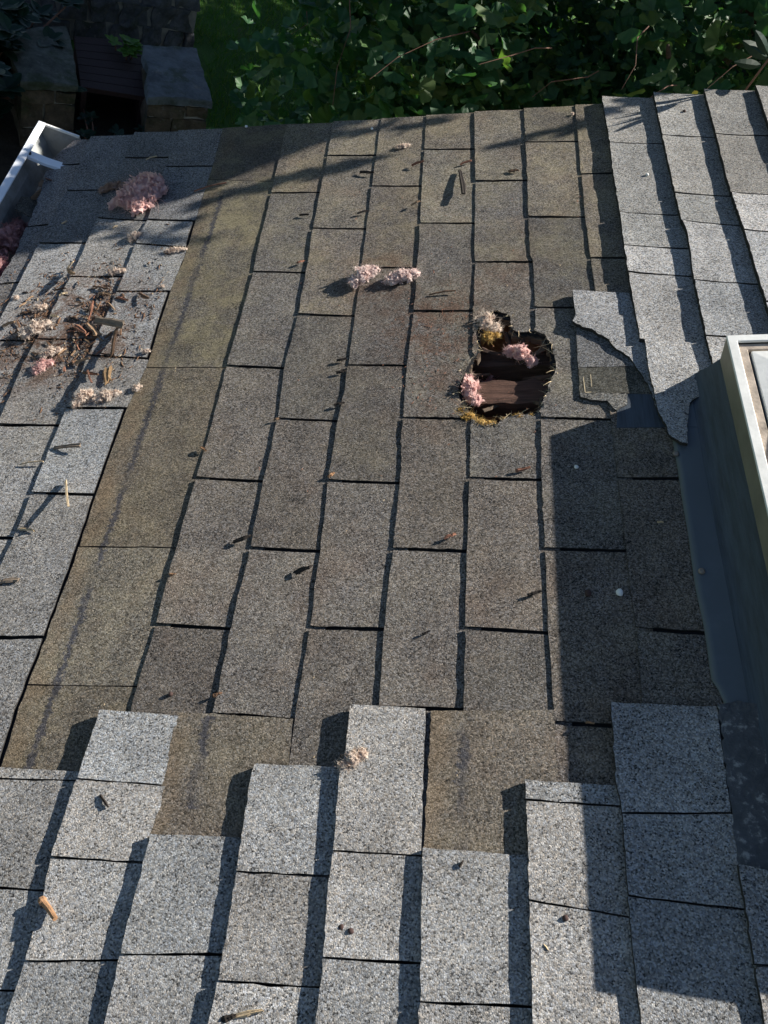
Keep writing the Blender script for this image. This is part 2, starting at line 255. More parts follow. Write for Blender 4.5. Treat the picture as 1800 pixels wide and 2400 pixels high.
def granule_mat(name, dark, mid, light, moss, brown, adh=(), bare=0.0, dirt=()):
    """asphalt shingle: separate stone granules, blotchy wear, lichen; adh = sealant lines (u, v0, v1, half width)"""
    t = NT(name); P = roofspace(t)
    oi = t.n('ShaderNodeObjectInfo')
    wob = t.n('ShaderNodeVectorMath', operation='ADD'); t.l(P, wob.inputs[0])
    ns = t.n('ShaderNodeVectorMath', operation='SCALE'); t.l(t.noise(P, 1100, 2, 0.6, 1), ns.inputs[0]); ns.inputs['Scale'].default_value = 0.0024
    t.l(ns.outputs[0], wob.inputs[1])
    vo = t.n('ShaderNodeTexVoronoi'); vo.inputs['Scale'].default_value = 480; t.l(wob.outputs[0], vo.inputs['Vector'])
    sp = t.n('ShaderNodeSeparateColor'); t.l(vo.outputs['Color'], sp.inputs[0])
    wear = t.noise(P, 14, 6, 0.62)
    g = t.math('ADD', t.math('MULTIPLY', sp.outputs[0], 0.84), t.math('MULTIPLY', t.math('SUBTRACT', t.noise(P, 400, 3, 0.75), 0.36), 0.66))
    g = t.math('ADD', g, t.math('MULTIPLY', t.math('SUBTRACT', wear, 0.5), 0.38))
    col = t.ramp(g, [(0.10, tuple(a*0.7 for a in dark)), (0.24, tuple(0.35*a+0.65*b for a, b in zip(dark, mid))), (0.5, mid), (0.8, light), (0.97, tuple(min(1, c*1.3) for c in light))])
    # tint of single granules: warm and cool stones
    tint = t.ramp(sp.outputs[1], [(0.0, (0.90, 0.95, 1.05)), (0.5, (1, 1, 1)), (1.0, (1.09, 1.0, 0.91))])
    col = t.mix(1.0, col, tint, 'MULTIPLY')
    # lichen and brown dirt in patches
    lich = t.step(t.math('ADD', t.noise(P, 7, 5, 0.65), t.math('MULTIPLY', t.noise(P, 70, 3, 0.6), 0.35)), 0.52, 0.92)
    mo = t.math('MULTIPLY', lich, t.math('MULTIPLY', oi.outputs['Alpha'], moss), clamp=True)
    col = t.mix(mo, col, t.mix(g, (0.09, 0.076, 0.042, 1), (0.33, 0.283, 0.18, 1)))
    br = t.math('MULTIPLY', t.step(t.noise(P, 5.3, 6, 0.7), 0.48, 0.75), brown, clamp=True)
    col = t.mix(br, col, t.mix(g, (0.045, 0.03, 0.02, 1), (0.23, 0.165, 0.12, 1)))
    for (du, dv, dr, amt) in dirt:
        vd = t.n('ShaderNodeVectorMath', operation='DISTANCE'); t.l(P, vd.inputs[0]); vd.inputs[1].default_value = (du, dv, 0)
        k = t.math('MULTIPLY', t.math('SUBTRACT', 1.0, t.step(vd.outputs['Value'], dr*0.25, dr)), t.step(t.math('ADD', t.noise(P, 16, 6, 0.75), t.math('MULTIPLY', t.noise(P, 150, 3, 0.7), 0.5)), 0.62, 0.9))
        col = t.mix(t.math('MULTIPLY', k, amt), col, t.mix(g, (0.03, 0.017, 0.011, 1), (0.17, 0.095, 0.06, 1)))
    bald = t.step(t.math('ADD', t.noise(P, 11, 6, 0.72), t.math('MULTIPLY', t.noise(P, 210, 2, 0.6), 0.22)), 0.80, 0.88)
    col = t.mix(t.math('MULTIPLY', bald, 0.75), col, t.mix(g, (0.022, 0.021, 0.02, 1), (0.11, 0.105, 0.10, 1)))
    spots = t.step(t.noise(P, 120, 2, 0.5), 0.68, 0.76)
    col = t.mix(t.math('MULTIPLY', spots, 0.55), col, (0.03, 0.028, 0.025, 1))
    bmp_k = t.math('ADD', t.math('SUBTRACT', 1.0, vo.outputs['Distance']), t.math('MULTIPLY', sp.outputs[2], 0.8))
    if adh:
        sx = t.n('ShaderNodeSeparateXYZ'); t.l(P, sx.inputs[0])
        wig = t.math('MULTIPLY', t.math('SUBTRACT', t.noise(P, 26, 4, 0.7), 0.5), 0.022)
        fine = t.noise(P, 160, 3, 0.7); patch = t.noise(P, 9, 3, 0.6)
        for (ua, va, ub, vb, hw, tan) in adh:
            k = (ub-ua)/(vb-va) if vb != va else 0.0
            uc = t.math('ADD', t.math('MULTIPLY', t.math('SUBTRACT', sx.outputs[1], va), k), ua)
            d = t.math('ABSOLUTE', t.math('SUBTRACT', t.math('ADD', sx.outputs[0], wig), uc))
            d = t.math('ADD', d, t.math('MULTIPLY', t.math('SUBTRACT', fine, 0.5), hw*5.0))
            m = t.math('SUBTRACT', 1.0, t.step(d, hw*0.35, hw*1.25))
            m = t.math('MULTIPLY', m, t.step(patch, 0.30, 0.5))
            inr = t.math('MULTIPLY', t.math('GREATER_THAN', sx.outputs[1], min(va, vb)), t.math('LESS_THAN', sx.outputs[1], max(va, vb)))
            m = t.math('MULTIPLY', t.math('MULTIPLY', m, inr), 0.9)
            if tan:   # rusty tan run-off beside the sealant line
                d2 = t.math('ABSOLUTE', t.math('SUBTRACT', t.math('ADD', sx.outputs[0], wig), t.math('ADD', uc, tan)))
                m2 = t.math('MULTIPLY', t.math('SUBTRACT', 1.0, t.step(d2, 0.004, 0.03)), t.step(t.noise(P, 12, 4, 0.7), 0.34, 0.62))
                col = t.mix(t.math('MULTIPLY', m2, 0.5), col, t.mix(g, (0.07, 0.05, 0.03, 1), (0.32, 0.225, 0.135, 1)))
            col = t.mix(m, col, t.mix(g, (0.010, 0.010, 0.013, 1), (0.085, 0.085, 0.10, 1)))
    tone = t.math('MULTIPLY_ADD', t.noise(P, 4.2, 5, 0.62), 0.75, 0.62)
    stk = t.n('ShaderNodeMapping'); stk.inputs['Scale'].default_value = (5, 34, 1); t.l(P, stk.inputs[0])
    tone = t.math('MULTIPLY', tone, t.math('MULTIPLY_ADD', t.noise(stk.outputs[0], 1.0, 4, 0.6), 0.34, 0.83))
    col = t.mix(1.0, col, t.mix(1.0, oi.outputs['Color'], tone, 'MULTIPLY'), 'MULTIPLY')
    nb = t.bump(t.noise(P, 26, 5, 0.6), 0.004, 0.35)
    nrm = t.bump(bmp_k, 0.0011, 0.9 if not bare else 0.3, nb)
    t.bsdf(col, 0.9, nrm, spec=0.25)
    return t.m

M = {}
M['old'] = granule_mat('old_shingle', (0.014,0.013,0.012), (0.102,0.092,0.083), (0.205,0.188,0.172), 0.45, 0.5, dirt=((0.43,0.56,0.20,0.85),(0.30,0.72,0.14,0.7),(0.57,0.72,0.12,0.5),(0.45,0.36,0.10,0.6)))
M['left'] = granule_mat('pale_shingle', (0.035,0.035,0.036), (0.222,0.22,0.214), (0.39,0.386,0.375), 0.25, 0.25, dirt=((-0.37,0.60,0.26,0.95),(-0.45,0.50,0.16,0.8)))
M['new'] = granule_mat('new_shingle', (0.05,0.05,0.05), (0.272,0.269,0.26), (0.43,0.425,0.412), 0.10, 0.12)
M['strip'] = granule_mat('stained_strip', (0.03,0.027,0.02), (0.118,0.104,0.084), (0.225,0.20,0.162), 0.8, 0.55,
    adh=((-0.146,-0.40,-0.128,1.07,0.007,-0.032),))
M['brown'] = granule_mat('stained_underlap', (0.03,0.026,0.02), (0.122,0.106,0.087), (0.235,0.206,0.172), 0.3, 0.45,
    adh=((0.121,-0.45,0.1187,-0.31,0.010,-0.04),(0.506,-0.49,0.508,-0.30,0.009,-0.04)))
M['bare'] = granule_mat('bare_underlap', (0.012,0.012,0.010), (0.045,0.044,0.036), (0.10,0.098,0.085), 0.1, 0.1, bare=1.0)
M['weathered'] = granule_mat('weathered_grey', (0.022,0.022,0.024), (0.10,0.10,0.10), (0.21,0.21,0.21), 0.05, 0.1)

def simple(name, col, rough=0.8, scale=30, var=0.35, bump=0.0, bs=80, metallic=0.0, spec=0.3, coords='Object', stretch=None, dark=None):
    t = NT(name); tc = t.n('ShaderNodeTexCoord'); v = tc.outputs[coords]
    if stretch:
        mp = t.n('ShaderNodeMapping'); mp.inputs['Scale'].default_value = stretch; t.l(v, mp.inputs[0]); v = mp.outputs[0]
    nz = t.noise(v, scale, 6, 0.65)
    lo = dark if dark else tuple(c*(1-var) for c in col); hi = tuple(min(1, c*(1+var)) for c in col)
    c = t.ramp(nz, [(0.28, lo), (0.5, col), (0.74, hi)])
    nrm = t.bump(t.noise(v, bs, 5, 0.65), bump, 1.0) if bump else None
    t.bsdf(c, rough, nrm, metallic, spec); return t.m
M['felt'] = simple('black_felt', (0.016,0.016,0.017), 0.95, 60, 0.4, 0.001, 200)
M['edge'] = simple('asphalt_edge', (0.03,0.028,0.026), 0.95, 300, 0.8, 0.001, 400, dark=(0.012,0.011,0.01))
M['ply'] = simple('old_plywood', (0.10,0.072,0.05), 0.9, 14, 0.5, 0.001, 90, stretch=(1,8,8))
M['rafter'] = simple('brown_board', (0.075,0.045,0.032), 0.9, 9, 0.6, 0.003, 40, stretch=(1.2,14,14))
M['timber'] = simple('rotten_timber', (0.095,0.05,0.035), 0.9, 11, 0.6, 0.004, 45, stretch=(1.0,16,16), dark=(0.04,0.02,0.014))
M['fascia'] = simple('fascia_paint', (0.42,0.40,0.36), 0.6, 8, 0.15)
M['siding'] = simple('wall_siding', (0.30,0.27,0.23), 0.8, 6, 0.2, 0.002, 30)
M['alu'] = simple('white_aluminium', (0.80,0.82,0.84), 0.42, 9, 0.12, 0.0004, 40, spec=0.5)
M['alu_in'] = simple('dirty_aluminium', (0.30,0.31,0.30), 0.5, 7, 0.4, 0.0005, 30, dark=(0.12,0.11,0.09))
M['lead'] = simple('dark_flashing', (0.085,0.102,0.116), 0.5, 8, 0.3, 0.0008, 14, metallic=0.2, spec=0.4, dark=(0.08,0.095,0.105))
M['curb'] = simple('curb_cladding', (0.048,0.062,0.078), 0.55, 6, 0.35, 0.001, 20, metallic=0.1, stretch=(22,2,22), dark=(0.032,0.038,0.045))
M['rim'] = simple('skylight_rim', (0.76,0.75,0.70), 0.42, 24, 0.16, 0.0004, 60, spec=0.5)
M['flange'] = simple('skylight_flange', (0.26,0.24,0.19), 0.5, 12, 0.25, 0.0004, 40, metallic=0.3)
M['gasket'] = simple('weathered_gasket', (0.42,0.35,0.28), 0.9, 40, 0.4, 0.001, 120)
M['seal'] = simple('black_seal', (0.025,0.025,0.026), 0.6)
t = NT('skylight_dome'); tc = t.n('ShaderNodeTexCoord')
c = t.ramp(t.noise(tc.outputs['Object'], 7, 5, 0.6), [(0.3, (0.62,0.62,0.60)), (0.7, (0.82,0.83,0.82))])
b = t.bsdf(c, 0.25, spec=0.5); M['dome'] = t.m
t = NT('tar'); tc = roofspace(t)
nz = t.noise(tc, 55, 5, 0.7)
c = t.ramp(nz, [(0.3, (0.05,0.055,0.062)), (0.56, (0.085,0.09,0.098)), (0.66, (0.28,0.28,0.27))])
t.bsdf(c, 0.85, t.bump(nz, 0.004, 1.0)); M['tar'] = t.m
for nm, col in (('tan',(0.27,0.175,0.105)),('pale',(0.52,0.40,0.25)),('brown',(0.15,0.085,0.05)),('red',(0.235,0.11,0.07)),
                ('grey',(0.20,0.155,0.115)),('ochre',(0.26,0.165,0.085)),('orange',(0.34,0.19,0.10)),('dark',(0.028,0.022,0.018))):
    M['chip_'+nm] = simple('wood_'+nm, col, 0.9, 60, 0.45, 0.0015, 160, stretch=(1,5,5))
def wool(name, a, b, c):
    t = NT(name); tc = t.n('ShaderNodeTexCoord'); v = tc.outputs['Object']
    nz = t.noise(v, 75, 6, 0.7)
    col = t.ramp(nz, [(0.28, a), (0.5, b), (0.72, c)])
    nrm = t.bump(t.noise(v, 420, 5, 0.75), 0.003, 1.0)
    bs = t.bsdf(col, 0.95, nrm, spec=0.1)
    tr = t.n('ShaderNodeBsdfTranslucent'); t.l(col, tr.inputs[0])
    mx = t.n('ShaderNodeMixShader'); mx.inputs[0].default_value = 0.42
    t.l(bs.outputs[0], mx.inputs[1]); t.l(tr.outputs[0], mx.inputs[2]); t.l(mx.outputs[0], t.out.inputs[0])
    return t.m
M['wool_pink'] = wool('pink_wool', (0.62,0.35,0.32), (0.88,0.59,0.54), (0.94,0.77,0.72))
M['wool_pinkbrown'] = wool('brown_pink_wool', (0.24,0.14,0.10), (0.46,0.32,0.25), (0.6,0.46,0.38))
M['wool_cream'] = wool('cream_wool', (0.52,0.36,0.28), (0.82,0.69,0.58), (0.92,0.85,0.76))
M['wool_deep'] = wool('deep_pink_wool', (0.32,0.14,0.14), (0.56,0.31,0.30), (0.68,0.44,0.42))
M['wool_pale'] = wool('pale_pink_wool', (0.62,0.42,0.38), (0.85,0.69,0.64), (0.93,0.84,0.79))
M['wool_yellow'] = wool('yellow_fibre', (0.34,0.20,0.06), (0.66,0.44,0.15), (0.8,0.62,0.3))
M['fibre'] = simple('straw_fibre', (0.55,0.44,0.28), 0.9, 50, 0.4)
M['pebble_white'] = simple('white_pebble', (0.72,0.72,0.68), 0.6, 60, 0.15)
M['pebble_dark'] = simple('dark_pebble', (0.06,0.035,0.03), 0.8, 60, 0.3)
M['screw'] = simple('screw_metal', (0.25,0.21,0.17), 0.5, 60, 0.3, metallic=0.6)
def leafmat(name, a, b, c, trans=0.32, rough=0.42):
    t = NT(name); g = t.n('ShaderNodeNewGeometry'); oi = t.n('ShaderNodeObjectInfo')
    r = t.math('FRACT', t.math('ADD', g.outputs['Random Per Island'], oi.outputs['Random']))
    col = t.ramp(r, [(0.0, a), (0.55, b), (1.0, c)])
    tc = t.n('ShaderNodeTexCoord')
    col = t.mix(0.35, col, t.mix(t.noise(tc.outputs['Object'], 40, 3, 0.6), (0,0,0,1), (1,1,1,1)), 'OVERLAY')
    bs = t.bsdf(col, rough, spec=0.25)
    tr = t.n('ShaderNodeBsdfTranslucent'); t.l(t.mix(1.0, col, (1.5,1.9,0.7,1), 'MULTIPLY'), tr.inputs[0])
    mx = t.n('ShaderNodeMixShader'); mx.inputs[0].default_value = trans
    t.l(bs.outputs[0], mx.inputs[1]); t.l(tr.outputs[0], mx.inputs[2]); t.l(mx.outputs[0], t.out.inputs[0])
    return t.m
def mossy(name, col, rough, scale, var, bump, bs):
    t = NT(name); g = t.n('ShaderNodeNewGeometry'); v = g.outputs['Position']
    nz = t.noise(v, scale*1.4, 7, 0.7); c = t.ramp(nz, [(0.28, tuple(x*0.35 for x in col)), (0.5, col), (0.72, tuple(x*(1+var*1.6) for x in col))])
    ms = t.step(t.noise(v, 4.5, 6, 0.72), 0.5, 0.66); c = t.mix(t.math('MULTIPLY', ms, 0.75), c, (0.028, 0.04, 0.014, 1))
    st = t.step(t.noise(v, 22, 4, 0.6), 0.6, 0.7); c = t.mix(t.math('MULTIPLY', st, 0.5), c, (0.17, 0.165, 0.15, 1))
    t.bsdf(c, rough, t.bump(t.noise(v, bs*1.5, 6, 0.7), bump*2.2, 1.0)); return t.m
M['ginkgo'] = leafmat('ginkgo_leaf', (0.028,0.082,0.036), (0.042,0.108,0.042), (0.105,0.155,0.045), 0.28, 0.5)
M['darkleaf'] = leafmat('dark_tree_leaf', (0.006,0.016,0.010), (0.010,0.024,0.013), (0.02,0.035,0.014), 0.2, 0.55)
M['rhodo'] = leafmat('laurel_leaf', (0.007,0.024,0.015), (0.011,0.032,0.019), (0.018,0.042,0.02), 0.15, 0.45)
M['yellowleaf'] = simple('yellow_leaf', (0.62,0.50,0.08), 0.7, 30, 0.2)
M['limeleaf'] = leafmat('lime_leaf', (0.07,0.16,0.03), (0.10,0.2,0.04), (0.14,0.24,0.05), 0.35)
M['twig'] = simple('red_brown_twig', (0.16,0.085,0.06), 0.85, 40, 0.3)
M['trunk'] = simple('tree_bark', (0.085,0.06,0.045), 0.9, 8, 0.5, 0.01, 20, stretch=(6,6,1))
M['slate'] = mossy('grey_slab', (0.095,0.105,0.112), 0.75, 5, 0.35, 0.004, 18)
M['slab_green'] = mossy('mossy_slab', (0.085,0.09,0.075), 0.85, 6, 0.4, 0.004, 18)
M['stone'] = mossy('brown_stone', (0.085,0.064,0.045), 0.9, 7, 0.5, 0.008, 14)
M['stone2'] = mossy('dark_stone', (0.085,0.088,0.095), 0.85, 6, 0.4, 0.01, 12)
M['mortar'] = simple('mortar', (0.24,0.225,0.20), 0.95, 14, 0.35, 0.006, 40)
M['plank'] = simple('dark_plank', (0.04,0.022,0.02), 0.7, 6, 0.4, 0.002, 60, stretch=(1,20,20))
M['soil'] = simple('soil', (0.035,0.028,0.02), 0.95, 6, 0.5, 0.02, 20)
t = NT('lawn'); tc = t.n('ShaderNodeTexCoord')
c = t.ramp(t.noise(tc.outputs['Object'], 1.3, 6, 0.7), [(0.3, (0.03,0.075,0.010)), (0.55, (0.055,0.13,0.018)), (0.75, (0.085,0.09,0.035))])
t.bsdf(c, 0.95, t.bump(t.noise(tc.outputs['Object'], 60, 4, 0.7), 0.02, 1.0)); M['lawn'] = t.m
M['grass'] = leafmat('grass_blade', (0.045,0.125,0.010), (0.065,0.16,0.015), (0.15,0.17,0.03), 0.3, 0.6)

# ------------------------------------------------------------------ mesh helpers
def link(name, me, mat, parent=None, loc=(0,0,0), rot=None, smooth=False):
    o = bpy.data.objects.new(name, me); COL.objects.link(o)
    if mat is not None and not me.materials: me.materials.append(mat)
    if smooth:
        for p in me.polygons: p.use_smooth = True
    if parent is not None: o.parent = parent
    o.location = loc
    if rot is not None: o.rotation_euler = rot
    return o
def from_bm(name, bm, mat, parent=None, loc=(0,0,0), rot=None, smooth=False):
    me = bpy.data.meshes.new(name); bm.normal_update(); bm.to_mesh(me); bm.free()
    return link(name, me, mat, parent, loc, rot, smooth)
def mesh(name, vs, fs):
    me = bpy.data.meshes.new(name); me.from_pydata([tuple(v) for v in vs], [], fs); me.update(); return me
def tag(o, label, cat=None, group=None, kind=None):
    if label: o['label'] = label
    if cat: o['category'] = cat
    if group: o['group'] = group
    if kind: o['kind'] = kind
    return o
def on_roof(o, u, v, n=0.0, rz=0.0):
    o.matrix_world = RM @ Matrix.Translation((u, v, n)) @ Matrix.Rotation(rz, 4, 'Z'); return o
def box_bm(bm, x0, x1, y0, y1, z0, z1):
    v = [bm.verts.new(p) for p in ((x0,y0,z0),(x1,y0,z0),(x1,y1,z0),(x0,y1,z0),(x0,y0,z1),(x1,y0,z1),(x1,y1,z1),(x0,y1,z1))]
    for f in ((3,2,1,0),(4,5,6,7),(0,1,5,4),(1,2,6,5),(2,3,7,6),(3,0,4,7)): bm.faces.new([v[i] for i in f])
def box_obj(name, x0, x1, y0, y1, z0, z1, mat, parent=None, bevel=0.0):
    bm = bmesh.new(); box_bm(bm, x0, x1, y0, y1, z0, z1)
    if bevel: bmesh.ops.bevel(bm, geom=bm.edges[:], offset=bevel, segments=2, affect='EDGES')
    return from_bm(name, bm, mat, parent)
def tube(vs, fs, pts, radii, sides=6):
    base = len(vs); n = len(pts)
    for i, p in enumerate(pts):
        p = Vector(p); a = Vector(pts[max(0, i-1)]); b = Vector(pts[min(n-1, i+1)])
        d = (b-a).normalized(); s = d.orthogonal().normalized(); q = d.cross(s)
        for k in range(sides):
            an = 2*math.pi*k/sides
            vs.append(p + (s*math.cos(an)+q*math.sin(an))*radii[i])
    for i in range(n-1):
        for k in range(sides):
            a = base+i*sides+k; b = base+i*sides+(k+1) % sides
            fs.append((a, b, b+sides, a+sides))
    fs.append(tuple(base+k for k in range(sides))[::-1]); fs.append(tuple(base+(n-1)*sides+k for k in range(sides)))
def nz3(x, y, z): return noise.noise(Vector((x, y, z)))
def lineu(name):
    p = sorted(LINES[name], key=lambda q: q[1])
    def f(v):
        if v <= p[0][1]: return p[0][0]
        for a, b in zip(p, p[1:]):
            if v <= b[1]:
                return a[0]+(b[0]-a[0])*(v-a[1])/max(1e-6, b[1]-a[1])
        return p[-1][0]
    return f
def const(u): return lambda v: u
def in_poly(u, v, poly):
    r = False; j = len(poly)-1
    for i in range(len(poly)):
        a, b = poly[i], poly[j]
        if (a[1] > v) != (b[1] > v) and u < (b[0]-a[0])*(v-a[1])/(b[1]-a[1])+a[0]: r = not r
        j = i
    return r
def near_poly(u, v, poly):
    best = None
    for i in range(len(poly)):
        ax, ay = poly[i]; bx, by = poly[(i+1) % len(poly)]
        dx, dy = bx-ax, by-ay; k = max(0, min(1, ((u-ax)*dx+(v-ay)*dy)/max(1e-9, dx*dx+dy*dy)))
        x, y = ax+dx*k, ay+dy*k; d = (x-u)**2+(y-v)**2
        if best is None or d < best[0]: best = (d, x, y)
    return best[1], best[2]
def ragged(poly, stepm, amp, seed):
    out = []; n = len(poly)
    for i in range(n):
        a, b = poly[i], poly[(i+1) % n]; L = math.hypot(b[0]-a[0], b[1]-a[1]); m = max(1, int(L/stepm))
        for k in range(m):
            f = k/m; u = a[0]+(b[0]-a[0])*f; v = a[1]+(b[1]-a[1])*f
            out.append((u+amp*nz3(u*130, v*130, seed), v+amp*nz3(u*130+9, v*130, seed+7)))
    return out
HOLE = ragged(POLY['hole'], 0.006, 0.004, 3.3)
rnd = random.Random(11)
shingle_count = [0]
def shingle(L, R, j0, j1, n_left, n_right, thick, mat, tint=(1,1,1), moss=1.0, over=0.025, gap=0.003, hole=False, curl=0.0, rgap=0.0, label=None, rough=0.0019):
    """one shingle tab: a slab between butt line L and line R, from joint j0 (near) to joint j1 (far); j = (v at left, v at right)"""
    seed = shingle_count[0]*1.37; shingle_count[0] += 1
    nu, nv = (44, 84) if hole else (7, 16)
    W = max(0.02, R((j0[1]+j1[1])/2)-L((j0[0]+j1[0])/2)); full = W+over-rgap
    lift = rnd.uniform(-0.0006, 0.0012)
    tops = []
    uc, vc = L((j0[0]+j1[0])/2)+W/2, (j0[0]+j1[0])/2
    for j in range(nv+1):
        fv = j/nv; row = []
        for i in range(nu+1):
            fu = i/nu*full/W                       # 0 at butt, 1 at next butt line
            fe = min(fu, 1.0)
            a = j0[0]+(j0[1]-j0[0])*fe+gap; b = j1[0]+(j1[1]-j1[0])*fe-gap
            v = a+(b-a)*fv
            lu = L(v); ru = R(v)
            u = lu+(ru-lu)*fu
            if i == 0: u += rough*(nz3(v*90, seed, 0)+0.7*nz3(v*310, seed, 4))
            if i == nu and over <= 0: u += rough*(nz3(v*90, seed, 9)+0.7*nz3(v*310, seed, 5))
            if j in (0, nv): v += rough*0.8*(nz3(u*90, seed, 2+j)+0.7*nz3(u*310, seed, 6+j))
            z = n_left+(n_right-n_left)*fu + lift*(1-fu)
            z += 0.0007*nz3(u*22, v*22, seed)+0.0004*nz3(u*60, v*60, 5.0)
            z += curl*max(0, 1-fu*3.0)**2*(0.55+0.45*nz3(v*9, seed, 1))
            row.append((u, v, z))
        tops.append(row)
    bm = bmesh.new()
    vt = [[bm.verts.new((p[0]-uc, p[1]-vc, p[2])) for p in row] for row in tops]
    for j in range(nv):
        for i in range(nu):
            if hole:
                cu = sum(tops[j+a][i+b][0] for a in (0,1) for b in (0,1))/4; cv = sum(tops[j+a][i+b][1] for a in (0,1) for b in (0,1))/4
                if in_poly(cu, cv, HOLE): continue
            bm.faces.new((vt[j][i], vt[j][i+1], vt[j+1][i+1], vt[j+1][i]))
    if hole:
        loose = [v for v in bm.verts if not v.link_faces]; bmesh.ops.delete(bm, geom=loose, context='VERTS')
        for v in bm.verts:
            if v.is_boundary:
                q = near_poly(v.co.x+uc, v.co.y+vc, HOLE); d = math.hypot(q[0]-v.co.x-uc, q[1]-v.co.y-vc)
                if d < 0.005:
                    v.co.x = q[0]-uc; v.co.y = q[1]-vc; v.co.z += 0.004*nz3(q[0]*60, q[1]*60, 4)
    faces = bm.faces[:]
    ret = bmesh.ops.extrude_face_region(bm, geom=faces)
    nv_ = [g for g in ret['geom'] if isinstance(g, bmesh.types.BMVert)]
    # extruded copy becomes the top; the old faces stay as the underside
    for f in faces: f.normal_flip()
    low = set(v for f in faces for v in f.verts)
    for v in low: v.co.z -= thick
    bm.normal_update()
    for f in bm.faces: f.material_index = 1 if abs(f.normal.z) < 0.6 else 0
    o = from_bm('shingle', bm, M[mat], roof, (uc, vc, 0)); o.data.materials.append(M['edge'])
    k = rnd.uniform(0.82, 1.12); w = rnd.uniform(-0.03, 0.03)
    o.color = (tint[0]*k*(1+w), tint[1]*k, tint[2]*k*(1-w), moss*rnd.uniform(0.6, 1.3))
    if label: o['label'] = label
    return o
def slab_poly(name, poly, nfun, thick, mat, label=None, parent=roof, amp=0.002, stepm=0.008, tint=(1,1,1,1), seed=0.0):
    pts = ragged(poly, stepm, amp, seed); area = sum(pts[i][0]*pts[(i+1) % len(pts)][1]-pts[(i+1) % len(pts)][0]*pts[i][1] for i in range(len(pts)))
    if area < 0: pts = pts[::-1]
    uc = sum(p[0] for p in pts)/len(pts); vc = sum(p[1] for p in pts)/len(pts)
    bm = bmesh.new()
    top = [bm.verts.new((p[0]-uc, p[1]-vc, nfun(*p))) for p in pts]; bot = [bm.verts.new((p[0]-uc, p[1]-vc, nfun(*p)-thick)) for p in pts]
    f1 = bm.faces.new(top); f2 = bm.faces.new(bot[::-1]); n = len(pts)
    for i in range(n): bm.faces.new((top[i], bot[i], bot[(i+1) % n], top[(i+1) % n])).material_index = 1
    bmesh.ops.triangulate(bm, faces=[f1, f2])
    o = from_bm(name, bm, M[mat], parent, (uc, vc, 0)); o.color = tint; o.data.materials.append(M['edge'] if name == 'shingle' else M[mat])
    if label: o['label'] = label
    return o

# ------------------------------------------------------------------ the roof: deck, boards, shingles
def deck_sheet(name, n_top, thick, mat, grow, seed, u0, u1, v0, v1):
    hole = ragged([(0.578+(p[0]-0.578)*grow, 0.43+(p[1]-0.43)*grow) for p in POLY['hole']], 0.006, 0.012, seed)
    bm = bmesh.new()
    outer = [(u0,v0),(u1,v0),(u1,v1),(u0,v1)]
    ov = [bm.verts.new((a,b,n_top)) for a,b in outer]; hv = [bm.verts.new((a,b,n_top)) for a,b in hole]
    es = [bm.edges.new((ov[i], ov[(i+1) % 4])) for i in range(4)]+[bm.edges.new((hv[i], hv[(i+1) % len(hv)])) for i in range(len(hv))]
    bmesh.ops.triangle_fill(bm, use_beauty=True, use_dissolve=False, edges=es)
    for f in list(bm.faces):
        c = f.calc_center_median()
        if in_poly(c.x, c.y, hole): bm.faces.remove(f)
    for f in bm.faces:
        f.normal_update()
        if f.normal.z < 0: f.normal_flip()
    r = bmesh.ops.extrude_face_region(bm, geom=bm.faces[:])
    for g in r['geom']:
        if isinstance(g, bmesh.types.BMVert): g.co.z -= thick
    bmesh.ops.recalc_face_normals(bm, faces=bm.faces[:])
    return from_bm(name, bm, M[mat], roof)
U0, U1, V0, V1 = -0.605, 2.6, -1.5, 1.375
deck_sheet('underlayment', -0.0006, 0.002, 'felt', 0.96, 5.0, U0, U1, V0, V1)
deck_sheet('deck', -0.004, 0.014, 'ply', 0.93, 8.0, U0+0.005, U1-0.005, V0+0.005, V1-0.005)
# boards and insulation seen through the hole
def board(name, u0, u1, v0, v1, n0, n1, mat, seed, tilt=0.0, label=None):
    bm = bmesh.new(); nu, nv = 24, 5; g = [[None]*(nv+1) for _ in range(nu+1)]
    for i in range(nu+1):
        for j in range(nv+1):
            u = u0+(u1-u0)*i/nu; v = v0+(v1-v0)*j/nv
            if j in (0, nv): v += 0.010*nz3(u*26, seed, j)
            if i in (0, nu): u += 0.01*nz3(v*60, seed, i)
            g[i][j] = bm.verts.new((u, v, n1+tilt*(j/nv-0.5)+0.003*nz3(u*9, v*110, seed)+0.001*nz3(u*40, v*300, seed)))
    for i in range(nu):
        for j in range(nv): bm.faces.new((g[i][j], g[i+1][j], g[i+1][j+1], g[i][j+1]))
    fs = bm.faces[:]; bmesh.ops.extrude_face_region(bm, geom=fs)
    for f in fs: f.normal_flip()
    for v in set(v for f in fs for v in f.verts): v.co.z -= (n1-n0)
    o = from_bm(name, bm, M[mat], roof)
    if label: o['label'] = label
    return o
board('board', 0.42, 0.70, 0.352, 0.418, -0.055, -0.017, 'timber', 1.0, -0.006, 'brown split board seen through the hole')
board('board', 0.42, 0.72, 0.285, 0.345, -0.085, -0.055, 'rafter', 2.0, 0.0, 'dark brown lower board in the hole')
